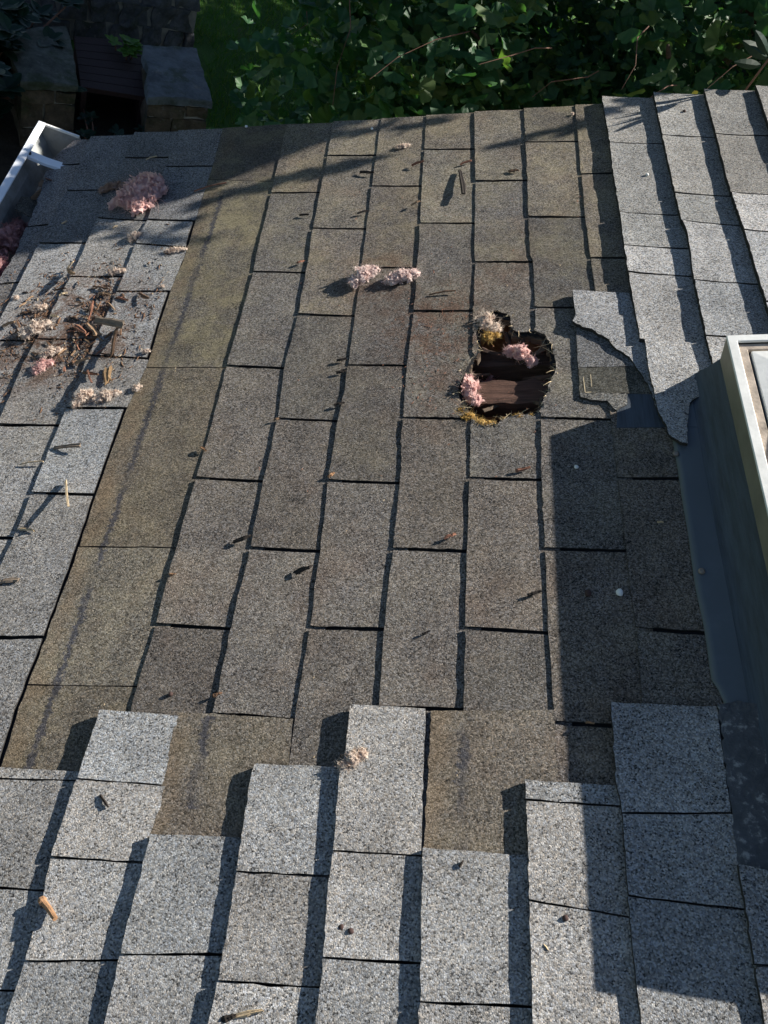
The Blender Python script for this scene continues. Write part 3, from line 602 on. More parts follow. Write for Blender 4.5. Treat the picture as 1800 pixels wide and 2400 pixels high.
for i, (u, v, a, L, w, n) in enumerate(((0.520,0.505,-0.3,0.07,0.014,-0.012),(0.655,0.50,-2.6,0.06,0.012,-0.010),(0.66,0.42,3.0,0.055,0.016,-0.014),(0.495,0.43,0.25,0.05,0.012,-0.014),(0.575,0.545,-1.3,0.05,0.012,-0.010),(0.64,0.345,2.5,0.045,0.010,-0.012),(0.61,0.52,-1.9,0.06,0.008,-0.006),(0.53,0.335,0.6,0.05,0.010,-0.016))):
    bm = bmesh.new(); rows = []
    for k in range(8):
        f = k/7; hw = w/2*(1-f)**0.6*(1+0.5*nz3(f*5, i*3, 1))
        rows.append([bm.verts.new((u+math.cos(a)*L*f-math.sin(a)*y*hw, v+math.sin(a)*L*f+math.cos(a)*y*hw, n-0.012*f+z+0.003*nz3(f*6, y*3, i))) for y, z in ((-1,0),(0,0.004),(1,0),(0,-0.004))])
    for A, B in zip(rows, rows[1:]):
        for k in range(4): bm.faces.new((A[k], B[k], B[(k+1) % 4], A[(k+1) % 4]))
    bmesh.ops.recalc_face_normals(bm, faces=bm.faces[:])
    from_bm('broken_sheathing', bm, M['ply' if i % 2 else 'rafter'], roof)
board('rafter', 0.35, 0.80, 0.47, 0.51, -0.14, -0.030, 'rafter', 4.0)
board('rafter', 0.35, 0.80, 0.20, 0.24, -0.16, -0.020, 'rafter', 3.0)
board('insulation_batt', 0.40, 0.74, 0.15, 0.80, -0.22, -0.16, 'wool_deep', 5.0)

OLD = dict(n_left=0.0071, n_right=0.0042, thick=0.0032, mat='old', gap=0.0034, over=0.025, curl=0.0008)
TOPV = 1.388
def fill(joints, vmin, vmax):
    """joints far to near -> list of (near joint, far joint) intervals from vmax down to vmin"""
    js = sorted(joints, key=lambda j: -j[0]); out = []; far = (vmax, vmax)
    for j in js:
        out.append((tuple(j), far)); far = tuple(j)
    step = 0.305
    while far[0] > vmin+0.02:
        nxt = (max(vmin, far[0]-step), max(vmin, far[1]-step)); out.append((nxt, far)); far = nxt
    return out
eL = [lineu('e%d' % k) for k in range(7)]+[const(0.89)]
umin, umax = min(p[0] for p in POLY['hole']), max(p[0] for p in POLY['hole']); hvmin, hvmax = min(p[1] for p in POLY['hole']), max(p[1] for p in POLY['hole'])
for k in range(7):
    for (a, b) in fill(JOINTS[str(k)], -0.62, TOPV):
        h = k in (3, 4, 5) and a[0] < hvmax and b[0] > hvmin
        p = dict(OLD); far = (a[0]+b[0])/2
        if k == 6: p['over'] = 0.0
        mossy = 1.2 if far > 0.75 else (0.85 if far > 0.2 else 0.45)
        tint = (1.10, 1.09, 1.02) if far > 0.95 else ((0.97, 0.97, 0.97) if far > 0 else (1.02, 1.0, 0.98))
        shingle(eL[k], eL[k+1], a, b, hole=h, tint=tint, moss=mossy, label='old shingle tab broken away around the hole' if h else None, **p)
# shingles towards the eave: strip of exposed underlap, then the pale courses
s_, l1, l2, l3 = lineu('s'), lineu('l1'), lineu('l2'), lineu('l3')
LINES['l4'] = [(-0.618,1.40),(-0.655,1.30),(-0.655,1.22),(-0.637,1.12),(-0.630,1.03),(-0.618,0.87),(-0.630,0.72),(-0.632,-1.5)]
l4 = lineu('l4')
p = dict(OLD); p.update(mat='strip', n_left=0.0046, n_right=0.0042, curl=0.0)
for i, (a, b) in enumerate(fill(JOINTS['s'], -0.62, TOPV+0.006)):
    shingle(s_, eL[0], a, b, moss=1.5 if b[0] > 0.5 else 0.6, tint=(0.62,0.62,0.66) if i == 0 else (1.0,1.0,1.0), label='yellow stained shingle underlap with a dark sealant line' if i else None, **{**p, 'gap': 0.0012})  # farthest piece tinted dark and bluish: tree shade put into its colour
p = dict(OLD); p.update(mat='left')
# pale tabs beside the strip; some end in an open slot
for i, (a, b) in enumerate(fill(JOINTS['l1'], -0.62, TOPV+0.008)):
    slot = i in (2, 4, 6, 7, 8)
    shingle(l1, s_, a, b, tint=(0.6,0.6,0.61) if a[0] > 0.95 else (1,1,1), moss=0.8, **{**p, 'over': -0.001, 'rgap': 0.006 if slot else 0.0, 'n_left': 0.0085})  # far tabs tinted darker to deepen the tree shade
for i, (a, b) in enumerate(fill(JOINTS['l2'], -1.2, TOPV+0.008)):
    shingle(l2, l1, a, b, tint=(0.6,0.6,0.61) if a[0] > 0.9 else (1,1,1), moss=0.8, **{**p, 'n_left': 0.0095, 'curl': 0.002})  # same shade tint on the far tabs of this course
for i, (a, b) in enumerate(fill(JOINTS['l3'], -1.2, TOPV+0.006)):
    shingle(l3, l2, a, b, tint=(0.6,0.6,0.62) if a[0] > 0.8 else (1,1,1), moss=0.6, **{**p, 'n_left': 0.0085})  # shade tint again, reaching nearer along the shaded corner
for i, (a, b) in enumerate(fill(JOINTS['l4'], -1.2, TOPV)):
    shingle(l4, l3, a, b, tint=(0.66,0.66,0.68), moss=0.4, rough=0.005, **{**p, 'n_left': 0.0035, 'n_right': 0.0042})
# the newer layer at the near edge and up the slope
NEWB = dict(n_left=0.0178, n_right=0.0098, thick=0.0095, mat='new', gap=0.0014, over=0.025, curl=0.003)
cl = {k: lineu('c%d' % k) for k in range(1, 9)}
cl[0] = lambda v: cl[1](v)-0.130
cl[-1] = lambda v: cl[1](v)-0.258
cl[9] = const(0.988); cl[10] = const(1.115); cl[11] = const(1.242)
tops = {}
JOINTS['c-1'] = [(-0.47,-0.47),(-0.62,-0.62)]; JOINTS['c9'] = [(-0.56,-0.56)]; JOINTS['c10'] = [(-0.56,-0.56)]
for k in range(-1, 11):
    js = sorted(JOINTS['c%d' % k], key=lambda j: -j[0]); far = tuple(js[0]); ivs = []
    for j in js[1:]: ivs.append((tuple(j), far)); far = tuple(j)
    while far[0] > -1.15:
        nx = (far[0]-(0.155 if len(ivs) % 2 else 0.21), far[1]-(0.155 if len(ivs) % 2 else 0.21)); ivs.append((nx, far)); far = nx
    for i, (a, b) in enumerate(ivs):
        R = cl[k+1]; q = dict(NEWB)
        mid = (a[0]+b[0])/2
        if k == 1 and mid > -0.47: R = lineu('c1r'); q['over'] = 0.0; q['rgap'] = 0.002
        if k == 4 and mid > -0.48: R = lineu('c4r'); q['over'] = 0.0; q['rgap'] = 0.004
        if k == 7 and mid > -0.48: R = lineu('c7r'); q['over'] = 0.0
        tn = 1.0 if i % 2 == 0 else 0.93
        if k == 5: tn *= 0.9
        if k in (2, 0) and i < 2: tn *= 0.95
        shingle(cl[k], R, a, b, tint=(tn, tn, tn*0.995), moss=0.5, **q)
JOINTS['n9'] = [(1.08,1.08),(0.85,0.85),(0.62,0.62)]; JOINTS['n10'] = [(1.2,1.2),(0.95,0.95),(0.66,0.66)]
for k in range(11, 16): JOINTS['n%d' % k] = [(x+(0.15 if k % 2 else 0), x+(0.15 if k % 2 else 0)) for x in (1.1, 0.8, 0.5)]
nl = {k: lineu('n%d' % k) for k in range(6, 10)}
for k in range(10, 17): nl[k] = const(1.204+0.127*(k-9))
NEWT = dict(n_left=0.0195, n_right=0.0065, thick=0.0135, mat='new', gap=0.0022, over=0.025, curl=0.004)
for k in range(6, 16):
    js = sorted(JOINTS['n%d' % k], key=lambda j: -j[0]); far = (1.396, 1.396)
    end = 0.352 if k > 6 else None
    ivs = []
    for j in js:
        ivs.append((tuple(j), far)); far = tuple(j)
    if end: ivs.append(((end, end), far))
    for i, (a, b) in enumerate(ivs):
        mid = (a[0]+b[0])/2
        old = (k == 6 and mid > 0.78) or (k == 7 and mid > 0.86) or (k == 8 and mid > 0.95) or k > 8
        tn = (0.80, 0.79, 0.76) if old else (1.06, 1.08, 1.10)
        shingle(nl[k], nl[k+1], a, b, tint=tn, moss=0.9 if old else 0.0, **NEWT)
# torn shingles beside the skylight and the exposed underlaps
NF = lambda ul, ur, a, b: (lambda u, v: a+(b-a)*max(-0.2, min(1.4, (u-ul)/(ur-ul))))
slab_poly('shingle', POLY['tip'], NF(0.842, 0.96, 0.0215, 0.0100), 0.007, 'new', 'light torn shingle ending in a point beside the skylight flashing', tint=(1.08,1.08,1.08,0), seed=1)
slab_poly('shingle', POLY['torn1'], NF(0.712, 0.83, 0.0200, 0.0085), 0.010, 'new', 'pale shingle piece at the top of the torn patch', tint=(0.9,0.91,0.93,0), seed=2)
slab_poly('shingle', POLY['torn2'], NF(0.712, 0.85, 0.0200, 0.0105), 0.008, 'new', 'pale shingle torn off along a slanting edge', tint=(0.88,0.89,0.91,0), seed=3, amp=0.004)
slab_poly('shingle', POLY['under1'], NF(0.712, 0.85, 0.0105, 0.0072), 0.005, 'weathered', 'grey shingle exposed under the slanting tear', seed=4)
slab_poly('shingle', POLY['under2'], NF(0.712, 0.85, 0.0105, 0.0066), 0.004, 'bare', 'black bare underlap below the slanting tear', seed=5)
slab_poly('shingle', POLY['under3'], NF(0.712, 0.85, 0.0108, 0.0078), 0.005, 'weathered', 'ragged lower end of the shingle under the tear', tint=(1.1,1.08,1.0,1), seed=6, amp=0.005)
slab_poly('shingle', POLY['brown1'], NF(0.07, 0.25, 0.0100, 0.0084), 0.004, 'brown', 'brown stained underlap left of the lower light tabs', tint=(1,1,1,1), seed=7)
slab_poly('shingle', POLY['brown2'], NF(0.457, 0.64, 0.0100, 0.0082), 0.004, 'brown', 'brown stained underlap with dark sealant streak, right of the lower light tabs', tint=(1.05,1.05,1.05,1), seed=8)
# scraped white sealant on the bare underlap
bm = bmesh.new()
for (a, b, w) in (((0.7205,0.392),(0.7215,0.352),0.0009),((0.7215,0.351),(0.733,0.3515),0.0011),((0.7345,0.398),(0.7345,0.366),0.0008)):
    d = Vector((b[0]-a[0], b[1]-a[1])); s = Vector((-d.y, d.x)).normalized()*w; vs = []
    for i in range(9):
        f = i/8; c = Vector(a)+d*f; k = 0.5+0.8*abs(nz3(i*1.7, a[0]*50, 2))
        vs.append((bm.verts.new((c.x+s.x*k, c.y+s.y*k, 0.0112)), bm.verts.new((c.x-s.x*k, c.y-s.y*k, 0.0112))))
    for p, q in zip(vs, vs[1:]): bm.faces.new((p[0], p[1], q[1], q[0]))
from_bm('sealant_scrape', bm, M['fibre'], roof)
# edges of the house
bm = bmesh.new(); box_bm(bm, U0-0.004, U0+0.02, V0, 1.36, -0.16, -0.006); from_bm('fascia', bm, M['fascia'], roof)
bm = bmesh.new(); box_bm(bm, U0+0.03, U1, 1.338, 1.360, -0.17, -0.020); from_bm('rake_board', bm, M['fascia'], roof)
def wall_mesh(name, y0, y1, mat):
    xs = [rw(-0.35,0,-0.16), rw(2.6,0,-0.16)]
    v = [(xs[0].x,y0,0),(xs[1].x,y0,0),(xs[1].x,y0,xs[1].z),(xs[0].x,y0,xs[0].z)]; v += [(a,y1,c) for a,_,c in v]
    me = mesh(name, v, [(3,2,1,0),(4,5,6,7),(0,1,5,4),(1,2,6,5),(2,3,7,6),(3,0,4,7)])
    o = link(name, me, M[mat], roof); o.matrix_parent_inverse = RM.inverted(); return o
wall_mesh('gable_wall', 1.10, 1.22, 'siding')
x0 = rw(-0.35,0,-0.16)
o = box_obj('eave_wall', x0.x, x0.x+0.12, V0, 1.099, 0, x0.z, M['siding'], roof); o.matrix_parent_inverse = RM.inverted()

# ragged fibres around the hole, insulation and felt in it
def fluff_bm(bm, c, size, seed, tufts, sub=4, squash=True, spike=1.0):
    """a wad of glass wool: soft core, crumpled torn flakes, loose fibres"""
    r = random.Random(seed); c = Vector(c); S = max(size); mn = c.z+0.0006
    tmp = bmesh.new(); bmesh.ops.create_icosphere(tmp, subdivisions=max(2, sub-1), radius=1.0); mp = {}
    for v in tmp.verts:
        d = v.co.normalized(); k = 0.60+0.36*noise.noise(d*1.7+Vector((seed*3.1,0,0)))+0.14*noise.noise(d*4.2+Vector((0,seed*2.3,0)))
        k = max(0.2, k); q = Vector((d.x*k*size[0]/2, d.y*k*size[1]/2, d.z*k*size[2]*0.5+size[2]*0.36))
        if q.z < 0: q.z *= 0.1
        mp[v.index] = bm.verts.new(q+c)
    for f in tmp.faces: bm.faces.new([mp[v.index] for v in f.verts])
    tmp.free()
    def onbody():
        d = Vector((r.gauss(0,1), r.gauss(0,1), abs(r.gauss(0,0.9))-0.15)).normalized(); k = r.uniform(0.45, 0.92)*(0.75+0.6*noise.noise(d*1.7+Vector((seed*3.1,0,0))))
        return d, c+Vector((d.x*k*size[0]/2, d.y*k*size[1]/2, max(0.04, d.z*k*0.6+0.3)*size[2]))
    for i in range(int(tufts*0.75)):             # crumpled flakes
        d, p = onbody(); L = S*r.uniform(0.08, 0.18); n = (d+Vector((r.gauss(0,0.7), r.gauss(0,0.7), r.gauss(0,0.7)))).normalized()
        x = n.orthogonal().normalized(); x.rotate(Matrix.Rotation(r.uniform(0,6.3), 3, n)); y = n.cross(x); o = r.uniform(0, 50); g = []
        for a in range(6):
            g.append([])
            for b in range(5):
                fa, fb = a/5-0.5, b/4-0.5; w = 1.0+0.9*noise.noise(Vector((fa*2, fb*2, o)))
                q = p+x*fa*L*1.5*w+y*fb*L*w+n*L*(0.55*noise.noise(Vector((fa*2.6, fb*2.6, o+7)))+0.22*noise.noise(Vector((fa*8, fb*8, o)))-0.5*(fa*fa+fb*fb))
                if q.z < mn: q.z = mn+r.uniform(0, 0.0008)
                g[-1].append(bm.verts.new(q))
        for a in range(5):
            for b in range(4):
                if a in (0, 4) and r.random() < 0.25: continue
                bm.faces.new((g[a][b], g[a+1][b], g[a+1][b+1], g[a][b+1]))
    for i in range(int(tufts*3.2)):              # fibres
        d, p = onbody(); d = (d+Vector((r.gauss(0,0.6), r.gauss(0,0.6), r.gauss(0,0.4)))).normalized(); L = S*r.uniform(0.05, 0.16)*spike; w = r.uniform(0.0002, 0.0005)
        s = d.orthogonal().normalized(); s.rotate(Matrix.Rotation(r.uniform(0,6.3), 3, d)); bend = Vector((r.gauss(0,0.9), r.gauss(0,0.9), r.gauss(0,0.6))); prev = None
        for k in range(5):
            f = k/4; q = p+d*L*f+bend*L*f*f; ww = w*(1-0.8*f)
            if q.z < mn: q.z = mn
            cur = (bm.verts.new(q+s*ww), bm.verts.new(q-s*ww))
            if prev: bm.faces.new((prev[0], prev[1], cur[1], cur[0]))
            prev = cur
def fluff(name, size, seed, tufts, mat, parts=((0,0,0,1),), sub=4, spike=1.0):
    bm = bmesh.new()
    for i, (x, y, z, k) in enumerate(parts):
        fluff_bm(bm, (x, y, z), tuple(s*k for s in size), seed+i*5.7, int(tufts*k), sub, spike=spike)
    return from_bm(name, bm, M[mat], smooth=True)
o = fluff('insulation_clump', (0.046,0.05,0.04), 21, 80, 'wool_pink', ((0,0,0,1),(0.020,-0.014,-0.006,0.8),(-0.022,0.014,-0.006,0.8))); on_roof(o, 0.604, 0.478, -0.018)
tag(o, 'pink insulation lump inside the middle of the roof hole', 'insulation')
o = fluff('insulation_clump', (0.04,0.070,0.04), 22, 70, 'wool_pink', ((0,0,0,1),(0.012,-0.028,0,0.7),(-0.004,0.025,0,0.7))); on_roof(o, 0.505, 0.378, -0.012)
tag(o, 'pink insulation squeezed against the left rim of the roof hole', 'insulation')
o = fluff('insulation_clump', (0.045,0.05,0.03), 23, 120, 'wool_cream', ((0,0,0,1),(0.02,-0.02,-0.004,0.8)), spike=1.5); on_roof(o, 0.533, 0.565, -0.004)
tag(o, 'shredded pale insulation at the far rim of the roof hole', 'insulation')
o = fluff('insulation_clump', (0.035,0.03,0.02), 24, 90, 'wool_yellow', ((0,0,0,1),(0.015,0.006,0,0.7)), spike=1.4); on_roof(o, 0.540, 0.522, -0.004)
tag(o, 'ochre shreds hanging into the far part of the roof hole', 'insulation')
o = fluff('felt_shred', (0.030,0.022,0.010), 25, 70, 'wool_yellow', ((-0.026,0.022,-0.002,0.9),(-0.008,0.004,0,1.1),(0.014,-0.010,0,1.0),(0.034,-0.014,-0.001,0.9),(0.060,-0.002,-0.002,0.7),(0.085,0.004,-0.001,0.75),(0.108,0.006,-0.002,0.6)), spike=1.3); on_roof(o, 0.512, 0.296, 0.001)
tag(o, 'bright yellow fibre mat along the near left rim of the hole', 'fibre mat')
o = fluff('insulation_clump', (0.05,0.05,0.03), 27, 60, 'wool_deep', ((0,0,0,1),)); on_roof(o, 0.535, 0.445, -0.070)
tag(o, 'dim pinkish grey wad deep in the roof hole', 'insulation')
vs, fs = [], []
r = random.Random(5)
for i in range(170):
    p = r.choice(HOLE); near = p[1] < 0.34 and p[0] < 0.60
    if not near and r.random() < (0.35 if p[0] > 0.63 else 0.8): continue
    ang = math.atan2(p[1]-0.43, p[0]-0.578)+math.pi+r.gauss(0, 0.9); L = r.uniform(0.006, 0.024)
    a = Vector((p[0]-0.004*math.cos(ang), p[1]-0.004*math.sin(ang), r.uniform(0.002, 0.008)))
    d = Vector((math.cos(ang), math.sin(ang), r.uniform(-0.3, 0.9)))*L; b = Vector((r.gauss(0,0.3), r.gauss(0,0.3), r.uniform(-0.6,0.1)))*L
    w = r.uniform(0.0003, 0.0008)
    tube(vs, fs, [a+d*f+b*f*f for f in (0, 0.33, 0.66, 1)], [w, w, w*0.8, w*0.3], 3)
for i in range(26):       # splinters of broken granule edge on the rim
    p = r.choice(HOLE); a = Vector((p[0]+r.gauss(0,0.006), p[1]+r.gauss(0,0.006), 0.005)); k = len(vs); s = r.uniform(0.001, 0.0045)
    for _ in range(4): vs.append(a+Vector((r.uniform(-s,s), r.uniform(-s,s), r.uniform(0,s*1.4))))
    fs += [(k,k+1,k+2),(k,k+2,k+3),(k,k+3,k+1),(k+1,k+3,k+2)]
tag(link('hole_fringe', mesh('hole_fringe', vs, fs), M['fibre'], roof), None, kind='stuff')

# ------------------------------------------------------------------ skylight
SU0, SU1, SV0, SV1, SN = 0.962, 1.95, -0.515, 0.386, 0.111
sk = bpy.data.objects.new('skylight', None); COL.objects.link(sk); on_roof(sk, SU0, SV1, 0)
tag(sk, 'skylight with pale metal rim standing on a dark curb at the right', 'skylight')
def ring(name, ins0, ins1, n0, n1, mat, slope=0.0):
    """rectangular frame ring: outer inset, inner inset, bottom, top (coordinates from the skylight's corner)"""
    w, d = SU1-SU0, SV0-SV1; bm = bmesh.new(); rows = []
    for (i, z) in ((ins0, n0), (ins0, n1), (ins1, n1+slope), (ins1, n0)):
        rows.append([bm.verts.new(p) for p in ((i, -i, z), (w-i, -i, z), (w-i, d+i, z), (i, d+i, z))])
    for a in range(4):
        A, B = rows[a], rows[(a+1) % 4]
        for k in range(4): bm.faces.new((A[k], A[(k+1) % 4], B[(k+1) % 4], B[k]))
    bmesh.ops.recalc_face_normals(bm, faces=bm.faces[:])
    es = [e for e in bm.edges]; bmesh.ops.bevel(bm, geom=es, offset=0.0012, segments=1, affect='EDGES')
    return from_bm(name, bm, M[mat], sk)
ring('curb', 0.006, 0.05, -0.002, 0.075, 'curb')
ring('flange', 0.0, 0.006, 0.050, 0.1085, 'flange')
ring('rim', -0.0005, 0.016, 0.1055, 0.111, 'rim')
ring('gasket', 0.0165, 0.032, 0.097, 0.1045, 'gasket')
ring('seal', 0.0325, 0.036, 0.092, 0.099, 'seal')
ring('inner_frame', 0.0365, 0.075, 0.092, 0.106, 'rim', 0.004)
bm = bmesh.new(); w, d = SU1-SU0, SV0-SV1; N = 14; g = []
for i in range(N+1):
    g.append([])
    for j in range(N+1):
        a, b = i/N, j/N; h = (4*a*(1-a)*4*b*(1-b))**0.5
        g[-1].append(bm.verts.new((0.075+(w-0.15)*a, -0.075+(d+0.15)*b, 0.107+0.09*h)))
for i in range(N):
    for j in range(N): bm.faces.new((g[i][j], g[i][j+1], g[i+1][j+1], g[i+1][j]))
from_bm('dome', bm, M['dome'], sk, smooth=True)
# flashing: flat apron with a turned-up edge against the curb
def local(o):  # shift mesh made in roof axes into the skylight's axes
    for v in o.data.vertices: v.co -= Vector((SU0, SV1, 0))
    return o
bm = bmesh.new(); rows = []
prof = [(0,0.0075),(0.010,0.0080),(0.035,0.0078),(0.046,0.0085),(0.050,0.012)]
NV = 40
for j in range(NV+1):
    v = 0.385+(-0.300-0.385)*j/NV; ul = 0.8665+0.003*nz3(v*9, 1, 3)+0.0012*nz3(v*40, 2, 1)
    if v < -0.235: ul += 0.012*min(1, (-0.235-v)/0.02)
    rows.append([bm.verts.new((ul+a*(0.966-ul)/0.081, v, z+0.0016*nz3(v*7, a*30, 2)+(0.0022*max(0, nz3(v*16, 4, 4)) if a < 0.005 else 0))) for a, z in prof])
for A, B in zip(rows, rows[1:]):
    for k in range(len(prof)-1): bm.faces.new((A[k], B[k], B[k+1], A[k+1]))
o = from_bm('flashing', bm, M['lead'], None, smooth=True); o.parent = sk; local(o)
md = o.modifiers.new('thick', 'SOLIDIFY'); md.thickness = 0.0012; md.offset = -1
o['label'] = 'smooth blue grey flashing bent up against the curb'
bm = bmesh.new(); rows = []
for j in range(NV+1):
    v = 0.391+(-0.515-0.391)*j/NV
    rows.append([bm.verts.new((a+0.0012*nz3(v*8, a*40, 6), v, z+0.001*nz3(v*11, a*50, 3))) for a, z in ((0.912,0.009),(0.922,0.011),(0.934,0.019),(0.946,0.030),(0.9665,0.053))])
for A, B in zip(rows, rows[1:]):
    for k in range(4): bm.faces.new((A[k], B[k], B[k+1], A[k+1]))
o = from_bm('cladding', bm, M['curb'], None, smooth=True); o.parent = sk; local(o); o['label'] = 'dark streaked cladding sloping up to the rim'
o = slab_poly('flashing_sheet', POLY['sheet'], NF(0.77, 0.86, 0.0072, 0.0066), 0.001, 'curb', 'dark loose flashing sheet under the torn shingles', parent=None, amp=0.001)
o.parent = sk; o.location = Vector(o.location)-Vector((SU0, SV1, 0))
o = slab_poly('flashing_sheet', [(0.862,0.262),(0.966,0.262),(0.975,0.36),(0.975,0.47),(0.86,0.47)], lambda u, v: 0.0086, 0.001, 'lead', 'dark flashing tucked under the pointed torn shingle', parent=None, amp=0.001)
o.parent = sk; o.location = Vector(o.location)-Vector((SU0, SV1, 0))
o = slab_poly('tar_patch', POLY['tar'], lambda u, v: 0.0105+0.0025*nz3(u*60, v*60, 1), 0.006, 'tar', 'rough tar and gravel patch at the end of the flashing', parent=None, amp=0.006)
o.parent = sk; o.location = Vector(o.location)-Vector((SU0, SV1, 0))
for (u, v) in MISC['screw']:
    vs, fs = [], []; tube(vs, fs, [(0,0,0),(0,0,0.0025),(0,0,0.004)], [0.0055,0.0055,0.0032], 10)
    link('screw', mesh('screw', vs, fs), M['screw'], sk, (u-SU0, v-SV1, 0.0078))

# ------------------------------------------------------------------ gutter
GX = rw(U0,0,0).x-0.003; LX, LZ = -0.655, H0-0.274; GY = 1.402
gut = bpy.data.objects.new('gutter', None); COL.objects.link(gut); gut.location = (LX, GY, LZ)
tag(gut, 'white aluminium rain gutter along the eave at upper left', 'gutter')
GW = GX-LX
prof = [(GW,-0.005),(GW-0.002,-0.095),(GW-0.07,-0.097),(0.030,-0.080),(0.020,-0.055),(0.003,-0.030),(0.0015,-0.002)]
vs = []; fs = []; n = len(prof); ys = [0.0, -0.4, -0.8, -1.4, -2.9]
for y in ys:
    for a, b in prof: vs.append((a, y, b))
for j in range(len(ys)-1):
    for k in range(n-1): fs.append((j*n+k, j*n+k+1, (j+1)*n+k+1, (j+1)*n+k))
o = link('trough', mesh('trough', vs, fs), M['alu_in'], gut); md = o.modifiers.new('t', 'SOLIDIFY'); md.thickness = 0.0012; md.offset = 1
box_obj('lip', -0.003, 0.017, -2.9, 0.001, -0.0015, 0.0045, M['alu'], gut, 0.001)
cap = [(GW-0.001,-0.004)]+[(a,b) for a,b in prof[1:]]
vs = [(a,-0.0005,b) for a,b in cap]+[(a,0.0015,b) for a,b in cap]; m = len(cap)
fs = [tuple(range(m))[::-1], tuple(range(m,2*m))]+[(k,(k+1) % m,m+(k+1) % m,m+k) for k in range(m)]
link('end_cap', mesh('end_cap', vs, fs), M['alu_in'], gut)
box_obj('end_cap_rim', 0.017, GW-0.004, -0.004, 0.0025, -0.004, 0.0025, M['rim'], gut, 0.0006)
bm = bmesh.new(); hy = 1.258-GY; pr = [(0.002,0.002),(0.02,-0.002),(0.06,-0.005),(GW-0.002,-0.004)]; rows = []
for a, z in pr:
    rows.append([bm.verts.new((a, hy+y, z+dz)) for y, dz in ((-0.016,-0.006),(-0.014,0.001),(-0.006,0.0),(0.006,0.0),(0.014,0.001),(0.016,-0.006))])
for A, B in zip(rows, rows[1:]):
    for k in range(5): bm.faces.new((A[k], B[k], B[k+1], A[k+1]))
o = from_bm('hanger', bm, M['alu'], gut); md = o.modifiers.new('t', 'SOLIDIFY'); md.thickness = 0.0015
vs, fs = [], []; tube(vs, fs, [(0.017,hy,-0.002),(0.017,hy,0.0026)], [0.005,0.005], 10); h = link('screw', mesh('hanger_screw', vs, fs), M['seal'], o)
o = fluff('insulation_heap', (0.085,0.13,0.06), 31, 150, 'wool_deep', ((0,0,0,1),(0.003,-0.10,0,0.95),(0.002,0.065,-0.006,0.7),(-0.004,-0.19,0,1.0))); o.location = (LX+0.062, 0.95, LZ-0.058)
tag(o, 'deep pink insulation heap filling the gutter at the left edge', 'insulation')
o = fluff('insulation_clump', (0.03,0.035,0.025), 32, 40, 'wool_pink'); o.location = (LX+0.085, 1.285, LZ-0.055)
tag(o, 'small pink tuft in the gutter behind the hanger strap', 'insulation')
def leaf_scrap(name, L, Wd, bend, seed, mat):
    bm = bmesh.new(); rows = []
    for i in range(9):
        f = i/8; hw = Wd/2*(math.sin(math.pi*min(1, max(0.04, f)))**0.6)*(1+0.3*nz3(f*5, seed, 0)); z = bend*math.sin(math.pi*f)+0.003*nz3(f*7, seed, 3)
        rows.append([bm.verts.new(((f-0.5)*L, s*hw, z+abs(s)*bend*0.35*nz3(seed, s, 2))) for s in (-1, -0.4, 0.3, 1)])
    for A, B in zip(rows, rows[1:]):
        for k in range(3): bm.faces.new((A[k], B[k], B[k+1], A[k+1]))
    o = from_bm(name, bm, M[mat]); md = o.modifiers.new('t', 'SOLIDIFY'); md.thickness = 0.001; return o
r = random.Random(3)
labs = ['curled tan leaf in the gutter just below the hanger strap','brown dead leaf in the gutter between strap and black shingle scrap','brown leaf tucked beside the black shingle scrap in the gutter','reddish dead leaf at the roof edge above the black shingle scrap']
for i, (y, m_) in enumerate(((1.205,'chip_tan'),(1.175,'chip_brown'),(1.15,'chip_tan'),(1.19,'chip_red'))):
    o = leaf_scrap('dead_leaf', 0.06, 0.026, 0.012, i*3.1, m_); o.location = (LX+0.075+0.012*(i % 2), y, LZ-0.045+0.006*i); o.rotation_euler = (r.gauss(0,0.5), r.gauss(0,0.4), r.uniform(0.8,2.2))
    tag(o, labs[i], 'leaf')
o = slab_poly('shingle_scrap', [(-0.035,-0.05),(0.0,-0.058),(0.036,-0.045),(0.04,0.02),(0.03,0.052),(-0.01,0.055),(-0.036,0.03)], lambda u, v: 0.02-6*u*u-2.5*v*v, 0.004, 'bare', None, None, 0.003)
o.matrix_world = Matrix.Translation((LX+0.078, 1.085, LZ-0.040)) @ Matrix.Rotation(0.25, 4, 'Y') @ Matrix.Rotation(-0.3, 4, 'X')
tag(o, 'black bent shingle scrap lying in the gutter', 'shingle scrap')

